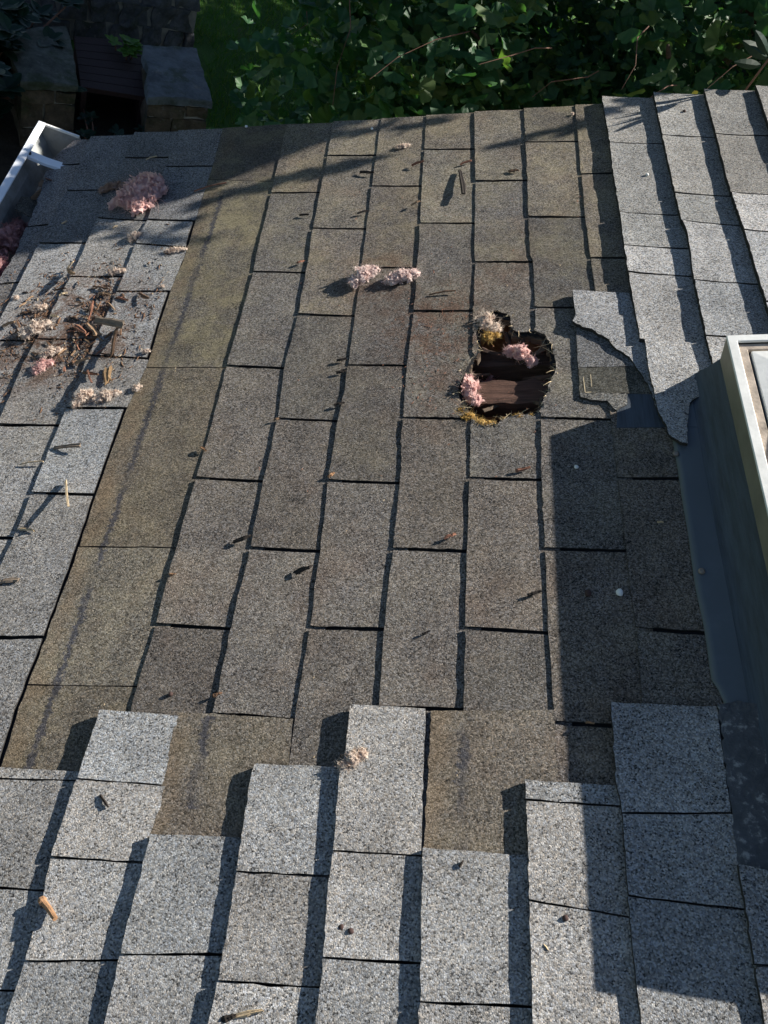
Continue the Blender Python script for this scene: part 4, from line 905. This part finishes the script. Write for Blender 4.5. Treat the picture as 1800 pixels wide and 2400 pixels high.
# ------------------------------------------------------------------ loose debris on the roof
def surf(u, v):
    """height of the shingle surface, roughly"""
    if v < -0.30 and u < 0.86: return 0.014
    if u > 0.83 and v > 0.35: return 0.012
    return 0.0065
def chip(name, L, w, th, seed, mat, bend):
    """split piece of wood or bark: straight grain, jagged broken ends, uneven width"""
    bm = bmesh.new(); n = 8; rows = []; ys = ((-1,0.15),(-0.55,1.0),(-0.05,0.72),(0.5,1.05),(1,0.2),(0.45,0),(-0.5,0)); m = len(ys)
    for i in range(n+1):
        f = i/n; hw = w/2*(0.78+0.42*nz3(f*2.2, seed, 1)); 
        if name != 'bark_flake': hw *= 1.0-0.55*max(0, f-0.55)/0.45
        if name == 'twig': hw = w/2
        z = bend*(f*(1-f))*4+0.0012*nz3(f*6, seed, 5); off = 0.15*w*nz3(f*2, seed, 8)+(0.9*w*nz3(f*1.5, seed, 3) if name == 'twig' else 0); row = []
        for k, (y, zz) in enumerate(ys):
            x = f*L
            if i in (0, n): x += (0.5*w*nz3(k*1.3, seed, 4+i)) if name != 'twig' else 0
            row.append(bm.verts.new((x, y*hw*(1+0.12*nz3(f*7, k, seed))+off, zz*th+z)))
        rows.append(row)
    for A, B in zip(rows, rows[1:]):
        for k in range(m): bm.faces.new((A[k], B[k], B[(k+1) % m], A[(k+1) % m]))
    bm.faces.new(rows[0]); bm.faces.new(rows[-1][::-1])
    bmesh.ops.recalc_face_normals(bm, faces=bm.faces[:])
    return from_bm(name, bm, M[mat])
for i, (nm, ua, va, ub, vb, w, lift, m_, lab) in enumerate(CHIPS):
    d = Vector((ub-ua, vb-va)); L = max(0.008, d.length); ang = math.atan2(d.y, d.x); n0 = surf(ua, va)
    up = math.asin(min(0.95, lift*0.9/max(L, lift))) if lift > 0.007 else 0.05
    o = chip(nm, math.hypot(L, lift if lift > 0.007 else 0), w, 0.0035 if nm != 'twig' else 0.0025, i*1.9, 'chip_'+m_, 0.001 if nm != 'twig' else 0.002)
    if 'peg' in lab and m_ == 'orange':
        vs, fs = [], []; tube(vs, fs, [(-0.001,0,0.004),(0.004,0,0.0042),(0.007,0,0.004),(L*0.5,0.0008,0.0038),(L,0,0.0036)], [0.0055,0.0062,0.0044,0.0042,0.0036], 8)
        bpy.data.objects.remove(o); o = link(nm, mesh(nm, vs, fs), M['chip_orange'])
    roll = rnd.uniform(-0.5, 0.5)+(0.9 if lift > 0.012 else 0)
    o.matrix_world = RM @ Matrix.Translation((ua, va, n0+0.001+w*0.4*abs(math.sin(roll)))) @ Matrix.Rotation(ang, 4, 'Z') @ Matrix.Rotation(-up, 4, 'Y') @ Matrix.Rotation(roll, 4, 'X')
    tag(o, lab, {'wood_chip':'wood chip','bark_flake':'bark','twig':'twig'}[nm])
root_clump = None
for i, (u, v, a, b, h, m_, lab) in enumerate(TUFTS):
    if i in (5, 6): m_ = 'pale'
    k_ = 1.35 if i in (0, 1, 5, 6) else 1.15; a, b, h = a*k_, b*k_, h*(1.0 if i else 0.95)
    big = max(a, b)
    parts = ((0,0,0,1),) if big < 0.03 else ((0,0,0,0.8),(a*0.3,b*0.16,0,0.6),(-a*0.28,-b*0.22,0,0.62))
    if i == 0: parts = ((0.006,0.02,0,0.75),(0.032,0.0,0,0.62),(-0.02,-0.028,0,0.6),(0.012,-0.045,0,0.55),(-0.03,0.008,0,0.5),(0.03,0.04,0,0.5))
    o = fluff('insulation_clump' if big > 0.03 else 'insulation_scrap', (a, b, h), 40+i*1.7, 60 if big < 0.03 else 130, 'wool_'+m_, parts, 3 if big < 0.03 else 4)
    if i == 1:
        o.name = 'tail'; o.parent = root_clump; o.matrix_parent_inverse = root_clump.matrix_world.inverted(); on_roof(o, u, v, surf(u, v)-0.001); o['label'] = lab; continue
    on_roof(o, u, v, surf(u, v)-0.001); tag(o, lab, 'insulation')
    if i == 0: root_clump = o; bpy.context.view_layer.update()
plab = ['round white pebble in the skylight shadow','dark brown pebble left of the white pebble in the skylight shadow','small dark pebble on a tab at the far right roof edge','tiny pale pebble on a tab near the far right roof edge','black speck of dirt on a tab at lower left','dark fleck on the sunlit tab at lower right','upper of two brown crumbs low on a light tab','lower of two brown crumbs low on a light tab','pale crumb at the far roof edge above the yellowish strip','white crumb at the far roof edge right of the yellowish strip','pale crumb at the edge of the skylight shadow below the hole']
for i, (u, v) in enumerate(PEBBLES):
    bm = bmesh.new(); bmesh.ops.create_icosphere(bm, subdivisions=2, radius=1)
    rr = 0.0062 if i == 0 else (0.006 if i == 1 else 0.004)
    for q in bm.verts: q.co = q.co*(rr*(1+0.25*noise.noise(q.co*1.5+Vector((i*3,0,0))))); q.co.z *= 0.8
    o = from_bm('pebble', bm, M['pebble_white' if i in (0,3,8,9,10) else 'pebble_dark'], smooth=True); on_roof(o, u, v, surf(u, v)+rr*0.6); tag(o, plab[i], 'pebble')
rs = random.Random(91)
for i in range(70):
    u, v = rs.gauss(-0.365, 0.065), rs.gauss(0.605, 0.085)
    if u > -0.205: continue
    o = chip('splinter', rs.uniform(0.010, 0.028), rs.uniform(0.003, 0.007), 0.0022, 300+i, 'chip_'+rs.choice(('brown','tan','brown','red','brown','dark','dark')), 0.001)
    o.matrix_world = RM @ Matrix.Translation((u, v, surf(u, v)+0.0012)) @ Matrix.Rotation(rs.uniform(0, 6.3), 4, 'Z') @ Matrix.Rotation(-rs.uniform(0, 0.3), 4, 'Y')
    tag(o, 'small loose splinter lying in the wood debris pile', 'wood chip', 'small splinters in the debris pile')
# crumbs and grit: dense in the debris pile and around the hole
vs, fs = [], []; r = random.Random(77)
def crumb(u, v, s, flat=0.5):
    a = Vector((u, v, surf(u, v)-0.0005)); k = len(vs); an = r.uniform(0, 6.3); e = r.uniform(1, 3.2)
    for x, y, z in ((-e,-0.5,0.1),(e,-0.3,0.2),(0.2*e,0.7,0.2),(0.1,0,1.0)):
        vs.append(a+Vector(((x*math.cos(an)-y*math.sin(an))*s, (x*math.sin(an)+y*math.cos(an))*s, z*s*flat+0.0008)))
    fs.extend(((k,k+1,k+3),(k+1,k+2,k+3),(k+2,k,k+3),(k,k+2,k+1)))
groups = {}
def flush(name, mat, label, cat):
    global vs, fs
    tag(link(name, mesh(name, vs, fs), M[mat]), label, cat, kind='stuff').matrix_world = RM; vs, fs = [], []
for i in range(1700):
    u, v = r.gauss(-0.39, 0.105), r.gauss(0.61, 0.115)
    if u > -0.2 or u < -0.6: continue
    crumb(u, v, r.uniform(0.0012, 0.004))
flush('wood_crumbs', 'chip_brown', 'fine brown wood crumbs scattered through the debris pile', 'crumbs')
for i in range(900):
    u, v = r.gauss(-0.40, 0.11), r.gauss(0.59, 0.12)
    if -0.62 < u < -0.2: crumb(u, v, r.uniform(0.001, 0.003))
flush('dark_dirt', 'chip_dark', 'dark rotted dirt caught around the debris pile', 'dirt')
for i in range(260):
    crumb(r.gauss(-0.37, 0.08), r.gauss(0.60, 0.11), r.uniform(0.0008, 0.0026))
for i in range(60):
    u, v = r.uniform(-0.5, 0.8), r.uniform(-0.6, 1.35); crumb(u, v, r.uniform(0.0008, 0.0018))
flush('straw_crumbs', 'chip_pale', 'pale straw coloured crumbs scattered over the roof', 'crumbs')
for i in range(240):
    u, v = r.gauss(0.44, 0.05), r.gauss(0.52, 0.10); crumb(u, v, r.uniform(0.0008, 0.002))
for i in range(90):
    u, v = r.uniform(0.0, 0.75), r.uniform(0.1, 1.35); crumb(u, v, r.uniform(0.0008, 0.0022))
flush('red_crumbs', 'chip_red', 'reddish crumbs scattered left of the hole', 'crumbs')

# ------------------------------------------------------------------ the ground and what stands on it
me = mesh('lawn', [(-40,-30,0),(50,-30,0),(50,60,0),(-40,60,0)], [(0,1,2,3)]); tag(link('lawn', me, M['lawn']), None, kind='structure')
G = H0
def W3(x, y, z): return Vector((x, y, z+H0))
def prism(name, quad, z0, z1, mat, parent=None, seed=0.0, amp=0.012, sub=6, taper=0.0):
    """stone block on a quad plan, with uneven sides and edges"""
    c = Vector((sum(q[0] for q in quad)/4, sum(q[1] for q in quad)/4)); bm = bmesh.new(); rows = []
    ring_ = []
    for i in range(4):
        a, b = Vector(quad[i]), Vector(quad[(i+1) % 4])
        for k in range(sub): ring_.append(a+(b-a)*k/sub)
    zs = [z0, z0+(z1-z0)*0.35, z0+(z1-z0)*0.7, z1-min(0.012, (z1-z0)*0.2), z1]
    for zi, z in enumerate(zs):
        row = []
        for p in ring_:
            k = 1.0-(0.02 if zi == 4 else 0)-taper*(z-z0)/(z1-z0); q = c+(p-c)*k
            q = q+(q-c).normalized()*amp*(nz3(q.x*7, q.y*7, z*7+seed)+0.5*nz3(q.x*20, q.y*20, z*20+seed))
            row.append(bm.verts.new((q.x-c.x, q.y-c.y, z-z0+(amp*0.4*nz3(q.x*9, q.y*9, seed) if zi == 4 else 0))))
        rows.append(row)
    n = len(ring_)
    for A, B in zip(rows, rows[1:]):
        for k in range(n): bm.faces.new((A[k], A[(k+1) % n], B[(k+1) % n], B[k]))
    top = rows[-1]; cc = bm.verts.new((0, 0, zs[-1]-z0+amp*0.3))
    for k in range(n): bm.faces.new((top[k], top[(k+1) % n], cc))
    bm.faces.new(rows[0][::-1]); bmesh.ops.recalc_face_normals(bm, faces=bm.faces[:])
    return from_bm(name, bm, M[mat], parent, (c.x, c.y, z0))
def inset(quad, k):
    c = (sum(q[0] for q in quad)/4, sum(q[1] for q in quad)/4); return [(c[0]+(q[0]-c[0])*k, c[1]+(q[1]-c[1])*k) for q in quad]
def pillar(quad, ztop, capmat, label, seed):
    root = bpy.data.objects.new('stone_pillar', None); COL.objects.link(root); c = (sum(q[0] for q in quad)/4, sum(q[1] for q in quad)/4)
    root.location = (c[0], c[1], 0); tag(root, label, 'pillar'); inv = Matrix.Translation((-c[0], -c[1], 0))
    o = prism('capstone', quad, ztop-0.055, ztop, capmat, root, seed, 0.028, 9); o.matrix_parent_inverse = inv
    q = inset(quad, 0.93); z = ztop-0.06; k = 0
    while z > 0.02:
        h = (0.10, 0.19, 0.15, 0.2)[k % 4]; zb = max(0, z-h); sp = 0.42 if k % 2 else 0.62
        L = lambda a, b, f: (a[0]+(b[0]-a[0])*f, a[1]+(b[1]-a[1])*f)
        m1, m2 = L(q[3], q[2], sp-0.015), L(q[0], q[1], sp-0.015); m3, m4 = L(q[3], q[2], sp+0.015), L(q[0], q[1], sp+0.015)
        for j, qq in enumerate(([q[0], m2, m1, q[3]], [m4, q[1], q[2], m3])):
            o = prism('stone', qq, zb, z-0.016, 'stone', root, seed+k*3+j, 0.030, 7); o.matrix_parent_inverse = inv
        z = zb; k += 1
    o = prism('mortar', inset(quad, 0.86), 0, ztop-0.05, 'mortar', root, seed, 0.004, 3); o.matrix_parent_inverse = inv
    return root
pillar([(-1.90,5.03),(-1.59,5.37),(-1.33,4.72),(-1.65,4.53)], 0.50, 'slab_green', 'stone pillar with mossy grey capstone at far upper left', 2.0)
pillar([(-1.085,5.50),(-0.734,5.72),(-0.49,5.12),(-0.904,4.88)], 0.50, 'slate', 'stone pillar with blue grey slate capstone beside the lawn', 9.0)
# plank step between the pillars
st = bpy.data.objects.new('wooden_step', None); COL.objects.link(st); st.location = (-1.30, 5.42, 0); tag(st, 'dark wet plank step between the two stone pillars', 'step')
A, B, Cc, D = Vector((-1.60,5.60)), Vector((-1.165,5.87)), Vector((-0.955,5.19)), Vector((-1.39,5.02))
for k in range(7):
    f0, f1 = k/7+0.004, (k+1)/7-0.004; q = [A+(D-A)*f0, B+(Cc-B)*f0, B+(Cc-B)*f1, A+(D-A)*f1]
    o = prism('plank', [tuple(p) for p in q], 0.265, 0.30, 'plank', st, k*2.2, 0.002, 4); o.matrix_parent_inverse = Matrix.Translation((1.30, -5.42, 0))
for f in (0.06, 0.94):
    p = A+(B-A)*f; q = D+(Cc-D)*f; s = (B-A).normalized()*0.02
    o = prism('bearer', [tuple(p-s), tuple(p+s), tuple(q+s), tuple(q-s)], 0.0, 0.262, 'plank', st, 1.0, 0.002, 3); o.matrix_parent_inverse = Matrix.Translation((1.30, -5.42, 0))
# rubble wall behind
wall = bpy.data.objects.new('stone_wall', None); COL.objects.link(wall); wall.location = (-1.5, 6.6, 0); tag(wall, 'low rubble stone wall with pale mortar joints at the top left', 'wall')
winv = Matrix.Translation((1.5, -6.6, 0)); r = random.Random(8)
p0, p1 = Vector((-2.5,5.55)), Vector((-0.86,6.52)); dirw = (p1-p0).normalized(); perp = Vector((-dirw.y, dirw.x)); Lw = (p1-p0).length
o = prism('mortar', [tuple(p0+perp*0.02), tuple(p1+perp*0.02), tuple(p1+perp*0.55), tuple(p0+perp*0.55)], 0, 0.50, 'mortar', wall, 3, 0.01, 10); o.matrix_parent_inverse = winv
for row, (z0, z1) in enumerate(((0.0,0.17),(0.18,0.35),(0.36,0.53))):
    s = -0.05*row
    while s < Lw:
        w = r.uniform(0.16, 0.36); a = p0+dirw*max(0, s); b = p0+dirw*min(Lw, s+w-0.03)
        if (b-a).length > 0.05:
            for (d0, d1) in (((0.0, 0.20), (0.225, 0.38), (0.41, 0.58)) if row == 2 else ((0.0, 0.14),)):
                jz = r.uniform(-0.02, 0.02)
                o = prism('stone', [tuple(a+perp*d0), tuple(b+perp*d0), tuple(b+perp*d1), tuple(a+perp*d1)], z0, z1+jz, 'stone2', wall, s*3+row, 0.045, 6, 0.08); o.matrix_parent_inverse = winv
        s += w
# soil bed in front
me = mesh('soil_bed', [(-2.6,3.2,0.006),(-0.5,3.2,0.006),(-0.62,5.55,0.006),(-2.9,6.3,0.006)], [(0,1,2,3)]); tag(link('soil_bed', me, M['soil']), None, kind='structure')

# ------------------------------------------------------------------ leaves and trees
def ginkgo_leaf():
    vs = [(0,0,0)]; n = 12
    for i in range(n+1):
        a = math.radians(-68+136*i/n); r_ = 1.0+0.05*math.sin(i*2.3)-(0.30 if i == n//2 else 0)-(0.06 if i in (0, n) else 0)
        vs.append((r_*math.cos(a), r_*math.sin(a), 0.10*math.cos(i*1.6)+0.12*abs(math.sin(a))))
    fs = [(0, i+1, i+2) for i in range(n)]
    k = len(vs); vs += [(0.02,0.018,0.004),(0.02,-0.018,0.004),(-0.7,0.012,-0.10),(-0.7,-0.012,-0.10)]; fs.append((k, k+2, k+3, k+1))
    return vs, fs
def oval_leaf(w=0.36):
    vs = []; fs = []
    for i in range(6):
        f = i/5; hw = w*math.sin(math.pi*(0.04+0.92*f))**0.8*(1-0.25*f); vs += [(f, hw, 0.10*hw), (f, 0, -0.06*math.sin(math.pi*f)), (f, -hw, 0.10*hw)]
    for i in range(5):
        b = 3*i; fs += [(b, b+1, b+4, b+3), (b+1, b+2, b+5, b+4)]
    return vs, fs
GL, OL = ginkgo_leaf(), oval_leaf()
def leaf_matrix(p, s, r, up=0.55):
    nrm = Vector((r.gauss(0,0.55), r.gauss(-0.18,0.55), up+abs(r.gauss(0,0.45)))).normalized()
    x = nrm.orthogonal().normalized(); x.rotate(Matrix.Rotation(r.uniform(0, 6.283), 3, nrm)); y = nrm.cross(x)
    return Matrix.Translation(p) @ Matrix((x, y, nrm)).transposed().to_4x4() @ Matrix.Scale(s, 4)
def add_leaf(V, F, leaf, mtx):
    b = len(V); V.extend(mtx @ Vector(q) for q in leaf[0]); F.extend(tuple(b+i for i in f) for f in leaf[1])
RMI = RM.inverted(); KU, KV = 0.334/0.111, 0.150/0.111
BANDS = [((-0.17,1.045),(0.25,1.20),0.018),((0.0,1.262),(0.25,1.345),0.020),((0.28,1.285),(0.37,1.36),0.016),((0.56,1.222),(0.80,1.300),0.020),((0.83,1.365),(1.0,1.395),0.016),((-0.42,0.95),(-0.16,0.885),0.018)]
def shade_edge(u):
    pts = [(-0.9,0.74),(-0.55,0.89),(-0.34,1.0),(-0.19,1.13),(0.0,1.26),(0.06,1.36),(0.2,1.5),(9,1.5)]
    for a, b in zip(pts, pts[1:]):
        if u <= b[0]: return a[1]+(b[1]-a[1])*(u-a[0])/(b[0]-a[0])
    return 1.5
def band(u, v):
    for a, b, w in BANDS:
        d = Vector((b[0]-a[0], b[1]-a[1])); k = ((u-a[0])*d.x+(v-a[1])*d.y)/d.length_squared
        if 0 <= k <= 1 and abs((u-a[0])*d.y-(v-a[1])*d.x)/d.length < w*0.6: return True
    return False
def keeps_roof_sunny(p, s):
    """the crown stops where the roof is in the sun"""
    q = RMI @ p
    if q.z < -0.02: return True
    u, v = q.x-KU*q.z, q.y-KV*q.z
    if math.hypot(u-(-0.438), v-1.027) < 0.09+s*1.2: return False
    if v-s*0.8 > 1.42 or u < -0.75: return True
    return v-s*0.7 > shade_edge(u)
r = random.Random(2024)
ell = [((0.80,2.62,-0.10),(0.98,0.80,0.62),4600),((1.95,2.95,0.30),(1.15,0.95,0.95),4800),((0.35,3.0,-0.95),(0.62,0.75,0.75),1500),((2.0,2.9,1.5),(1.3,1.0,1.0),900),((1.2,3.2,-0.8),(0.9,0.8,0.9),1800)]
pts = []
for (c, R_, n) in ell:
    k = 0
    while k < n:
        # clusters of leaves on short shoots
        d = Vector((r.gauss(0,1), r.gauss(0,1), r.gauss(0,1))).normalized()*(r.random()**0.4)
        p = W3(c[0]+d.x*R_[0], c[1]+d.y*R_[1], c[2]+d.z*R_[2])
        m_ = r.randint(3, 6); k += m_
        if p.y < 1.62 or nz3(p.x*1.6, p.y*1.6, p.z*1.6) < -0.22: continue
        for _ in range(m_):
            q = p+Vector((r.gauss(0,0.05), r.gauss(0,0.05), r.gauss(0,0.04))); s = r.uniform(0.034, 0.066)
            if q.y > 1.55 and keeps_roof_sunny(q, s): pts.append((q, s))
for i in range(1150):     # the overhanging boughs whose shade lies on the far corner of the roof
    u = r.uniform(-0.72, 0.10); v = shade_edge(u)+0.05+abs(r.gauss(0, 0.22)); n = r.uniform(0.36, 0.95)
    if nz3(u*5, v*5, 3.3) < -0.38 or math.hypot(u-(-0.438), v-1.027) < 0.125: continue
    pts.append((rw(u+KU*n, v+KV*n, n), r.uniform(0.05, 0.085)))
twigs = []
for a, b, w in BANDS:    # thin outer shoots: streaks of shade
    n = r.uniform(0.42, 0.6); A = rw(a[0]+KU*n, a[1]+KV*n, n); n2 = n+0.08; B = rw(b[0]+KU*n2, b[1]+KV*n2, n2)
    twigs.append((A, B, 0.006)); L = math.hypot(b[0]-a[0], b[1]-a[1])
    for k in range(int(L*62)):
        f = r.random(); off = r.gauss(0, w*0.42); p = A+(B-A)*f
        pts.append((p+Vector((0, off, r.gauss(0, 0.008))), r.uniform(0.022, 0.036)))
tree = bpy.data.objects.new('ginkgo_tree', None); COL.objects.link(tree); tree.location = (1.75, 3.35, 0)
tag(tree, 'ginkgo tree with fan shaped green leaves just beyond the roof edge', 'tree'); tinv = Matrix.Translation((-1.75, -3.35, 0))
camp = cam.matrix_world.translation; cmi = cam.matrix_world.inverted(); fx = cam_d.lens/36*2400
def in_view(p):
    q = cmi @ p
    if q.z > -0.1: return False
    x, y = 900+fx*q.x/-q.z, 1200-fx*q.y/-q.z
    return 500 < x < 1830 and -30 < y < 330
vis = sorted([q for q in pts if in_view(q[0])], key=lambda q: (q[0]-camp).length); vset = set(id(q) for q in vis[:300])
lm = mesh('leaf', GL[0], GL[1]); lm.materials.append(M['ginkgo']); lm.polygons.foreach_set('use_smooth', [True]*len(lm.polygons))
for p, s in vis[:300]:
    o = bpy.data.objects.new('leaf', lm); COL.objects.link(o); o.parent = tree; o.matrix_parent_inverse = tinv; o.matrix_world = Matrix.Identity(4); o.matrix_basis = leaf_matrix(p, s, r)
V, F = [], []
for q in pts:
    if id(q) not in vset: add_leaf(V, F, GL, leaf_matrix(q[0], q[1], r))
o = link('foliage', mesh('foliage', V, F), M['ginkgo'], tree, smooth=True); o.matrix_parent_inverse = tinv; o['kind'] = 'stuff'
vs, fs = [], []
tube(vs, fs, [(1.75,3.35,0),(1.77,3.33,1.0),(1.72,3.30,2.0),(1.80,3.25,3.2),(1.9,3.1,4.6)], [0.10,0.085,0.075,0.055,0.02], 10)
for (a, b, e) in (((1.74,3.3,1.9),(1.2,3.0,2.35),(0.55,2.5,2.75)),((1.74,3.3,2.2),(1.4,2.7,2.8),(1.1,2.15,3.1)),((1.78,3.26,2.9),(2.2,2.8,3.4),(2.6,2.4,3.7)),((1.75,3.3,1.5),(1.0,3.2,1.7),(0.3,2.9,1.85)),((1.82,3.2,3.5),(1.7,2.7,4.0),(1.5,2.1,4.1))):
    tube(vs, fs, [a, b, e], [0.035, 0.02, 0.006], 6)
o = link('trunk', mesh('trunk', vs, fs), M['trunk'], tree, smooth=True); o.matrix_parent_inverse = tinv
for (A, B, w) in twigs:
    vs, fs = [], []; mid = (A+B)/2+Vector((0,0,0.01)); tube(vs, fs, [A, mid, B], [w*0.5, w*0.8, w], 5)
    o = link('twig', mesh('twig', vs, fs), M['twig'], tree); o.matrix_parent_inverse = tinv
tw = random.Random(31)
for (x, y, z) in ((0.35,2.0,0.05),(0.62,1.95,0.18),(0.95,1.95,0.32),(0.1,2.15,-0.1),(1.3,2.0,0.42),(0.85,2.1,0.1),(1.05,1.85,0.28),(-0.05,2.3,-0.15)):
    vs, fs = [], []; P0 = W3(x, y, z); d = Vector((tw.uniform(-0.25,0.05), tw.uniform(-0.25,-0.05), tw.uniform(-0.22,0.05)))
    tube(vs, fs, [P0-d*0.5, P0-d*0.1+Vector((tw.gauss(0,0.02),0.01,0.015)), P0+d*0.3+Vector((tw.gauss(0,0.02),0,0.01)), P0+d*0.6+Vector((0,0,-0.02))], [0.002,0.0018,0.0014,0.0008], 5)
    o = link('twig', mesh('twig', vs, fs), M['twig'], tree); o.matrix_parent_inverse = tinv
# big dark trees behind that shade the garden, plus one added out of view
def big_tree(name, base, ells, leafs, label, mat, seed, trunk_h, size):
    root = bpy.data.objects.new(name, None); COL.objects.link(root); root.location = (base[0], base[1], 0); tag(root, label, 'tree', None)
    inv = Matrix.Translation((-base[0], -base[1], 0)); r = random.Random(seed); V, F = [], []
    for (c, R_, n) in ells:
        k = 0
        while k < n:
            d = Vector((r.gauss(0,1), r.gauss(0,1), r.gauss(0,1))).normalized()*(r.random()**0.42); p = W3(c[0]+d.x*R_[0], c[1]+d.y*R_[1], c[2]+d.z*R_[2])
            m_ = r.randint(4, 9); k += m_
            if p.z < 0.3 or nz3(p.x*0.9, p.y*0.9, p.z*0.9+seed) < -0.25: continue
            for _ in range(m_):
                add_leaf(V, F, leafs, leaf_matrix(p+Vector((r.gauss(0,0.12), r.gauss(0,0.12), r.gauss(0,0.1))), r.uniform(*size), r))
    o = link('crown', mesh('crown', V, F), M[mat], root); o.matrix_parent_inverse = inv; o['kind'] = 'stuff'
    vs, fs = [], []; tube(vs, fs, [(base[0],base[1],0),(base[0]+0.05,base[1],trunk_h*0.5),(base[0]-0.05,base[1]+0.1,trunk_h)], [0.22,0.17,0.08], 10)
    for i in range(7):
        a = i*0.9+seed; z = trunk_h*(0.35+0.08*i); tube(vs, fs, [(base[0],base[1],z),(base[0]+0.8*math.cos(a),base[1]+0.8*math.sin(a),z+0.5),(base[0]+1.7*math.cos(a),base[1]+1.7*math.sin(a),z+0.8)], [0.07,0.045,0.015], 6)
    o = link('trunk', mesh('trunk', vs, fs), M['trunk'], root, smooth=True); o.matrix_parent_inverse = inv
big_tree('broadleaf_tree', (3.0,7.9), [((3.0,7.8,1.2),(2.7,2.2,2.3),9000),((1.6,7.4,1.9),(1.7,1.6,1.4),4000),((3.6,6.0,-0.9),(1.7,1.3,1.5),3500)], OL, 'dark broadleaf tree standing behind the ginkgo', 'darkleaf', 3, 5.5, (0.12,0.2))
big_tree('dense_tree', (6.5,11.0), [((6.3,11.0,1.0),(3.2,2.6,3.4),7000)], OL, 'dense dark tree at the far right behind the ginkgo', 'darkleaf', 8, 6.0, (0.16,0.26))
big_tree('unseen_shade_tree', (4.3,4.7), [((4.3,4.7,2.0),(1.9,1.6,2.0),1500),((3.3,4.4,1.0),(1.1,1.0,1.1),700)], OL, 'unseen leafy tree added right of the ginkgo to shade it', 'darkleaf', 5, 5.2, (0.12,0.2))  # stands out of view, added to keep sun off the ginkgo
# evergreen shrub at the left edge
def shrub(name, base, whorls, label, mat, seed, L, spread):
    root = bpy.data.objects.new(name, None); COL.objects.link(root); root.location = (base[0], base[1], 0); tag(root, label, 'shrub'); inv = Matrix.Translation((-base[0], -base[1], 0))
    r = random.Random(seed); V, F = [], []; vs, fs = [], []
    for i in range(whorls):
        p = Vector((base[0]+r.gauss(0,spread[0]), base[1]+r.gauss(0,spread[1]), r.uniform(spread[2], spread[3])))
        tube(vs, fs, [(base[0]+r.gauss(0,0.05), base[1]+r.gauss(0,0.05), 0), ((base[0]+p.x)/2, (base[1]+p.y)/2, p.z*0.6), p], [0.014, 0.01, 0.005], 5)
        for k in range(r.randint(7, 10)):
            a = k*0.78+r.gauss(0,0.15); tilt = r.uniform(-0.25, 0.5); x = Vector((math.cos(a)*math.cos(tilt), math.sin(a)*math.cos(tilt), math.sin(tilt))); y = Vector((-math.sin(a), math.cos(a), 0)); z = x.cross(y)
            add_leaf(V, F, OL, Matrix.Translation(p) @ Matrix((x, y, z)).transposed().to_4x4() @ Matrix.Scale(r.uniform(0.7,1.1)*L, 4))
    o = link('foliage', mesh('foliage', V, F), M[mat], root); o.matrix_parent_inverse = inv; o['kind'] = 'stuff'
    o = link('stems', mesh('stems', vs, fs), M['twig'], root); o.matrix_parent_inverse = inv
shrub('evergreen_shrub', (-2.03,4.75), 90, 'dark evergreen shrub with whorled leaves at the left edge', 'rhodo', 4, 0.13, (0.20,0.40,0.25,0.72))
shrub('green_plant', (-1.22,5.62), 5, 'small bright green plant on the plank step', 'limeleaf', 6, 0.075, (0.05,0.05,0.34,0.42))
shrub('ground_plant', (-1.12,4.55), 60, 'low dark ground plant between the two stone pillars', 'rhodo', 12, 0.06, (0.16,0.22,0.05,0.22))
# sprig poking over the far right roof edge
vs = bpy.data.objects.new('leafy_sprig', None); COL.objects.link(vs); sp0 = rw(1.235, 1.46, 0.03); vs.location = sp0; tag(vs, 'grey green leafy sprig poking over the far right roof edge', 'sprig'); spr = vs
v_, f_ = [], []; tube(v_, f_, [(0,0.05,-0.35),(0,0.01,-0.08),(-0.005,0,0.06),(-0.02,0,0.14)], [0.004,0.003,0.003,0.001], 5); link('stem', mesh('stem', v_, f_), M['twig'], spr)
for i, (dx, dz, L, a) in enumerate(((-0.03,0.02,0.10,2.9),(-0.05,0.03,0.09,2.6),(-0.02,0.06,0.085,2.0),(0.0,0.08,0.09,1.5),(0.01,0.03,0.06,0.9),(-0.035,0.0,0.08,3.3))):
    x = Vector((math.cos(a), -0.25, math.sin(a)*0.9)).normalized(); y = x.cross(Vector((0.2,-1,0.4))).normalized(); z = x.cross(y)
    V, F = [], []; add_leaf(V, F, oval_leaf(0.17), Matrix.Translation((dx*0.3,0,dz)) @ Matrix((x, y, z)).transposed().to_4x4() @ Matrix.Scale(L, 4)); link('leaf', mesh('sprig_leaf', V, F), M['rhodo' if i != 4 else 'limeleaf'], spr)
# one yellow leaf caught in the ginkgo
V, F = [], []; add_leaf(V, F, GL, Matrix.Rotation(0.6, 4, 'X') @ Matrix.Scale(0.035, 4)); o = link('yellow_leaf', mesh('yellow_leaf', V, F), M['yellowleaf']); o.location = W3(1.10, 1.72, 0.34); o.rotation_euler = (0.5,-0.3,1.9)
tag(o, 'single yellow leaf caught among the dark foliage at upper right', 'leaf')
# grass blades on the lawn in view
V, F = [], []; r = random.Random(9)
for i in range(16000):
    x, y = r.uniform(-1.1, 1.2), r.uniform(4.2, 8.6)
    if x < -0.75+0.1*math.sin(y*3) and y < 6.7: continue
    h = r.uniform(0.03, 0.085); a = r.uniform(0, 6.28); w = r.uniform(0.002, 0.004); bx, by = r.gauss(0, 0.03), r.gauss(0, 0.03); k = len(V)
    V += [(x-w*math.cos(a), y-w*math.sin(a), 0), (x+w*math.cos(a), y+w*math.sin(a), 0), (x+bx, y+by, h)]; F.append((k, k+1, k+2))
tag(link('grass', mesh('grass', V, F), M['grass']), 'short dark green lawn grass beyond the roof', 'grass', kind='stuff')
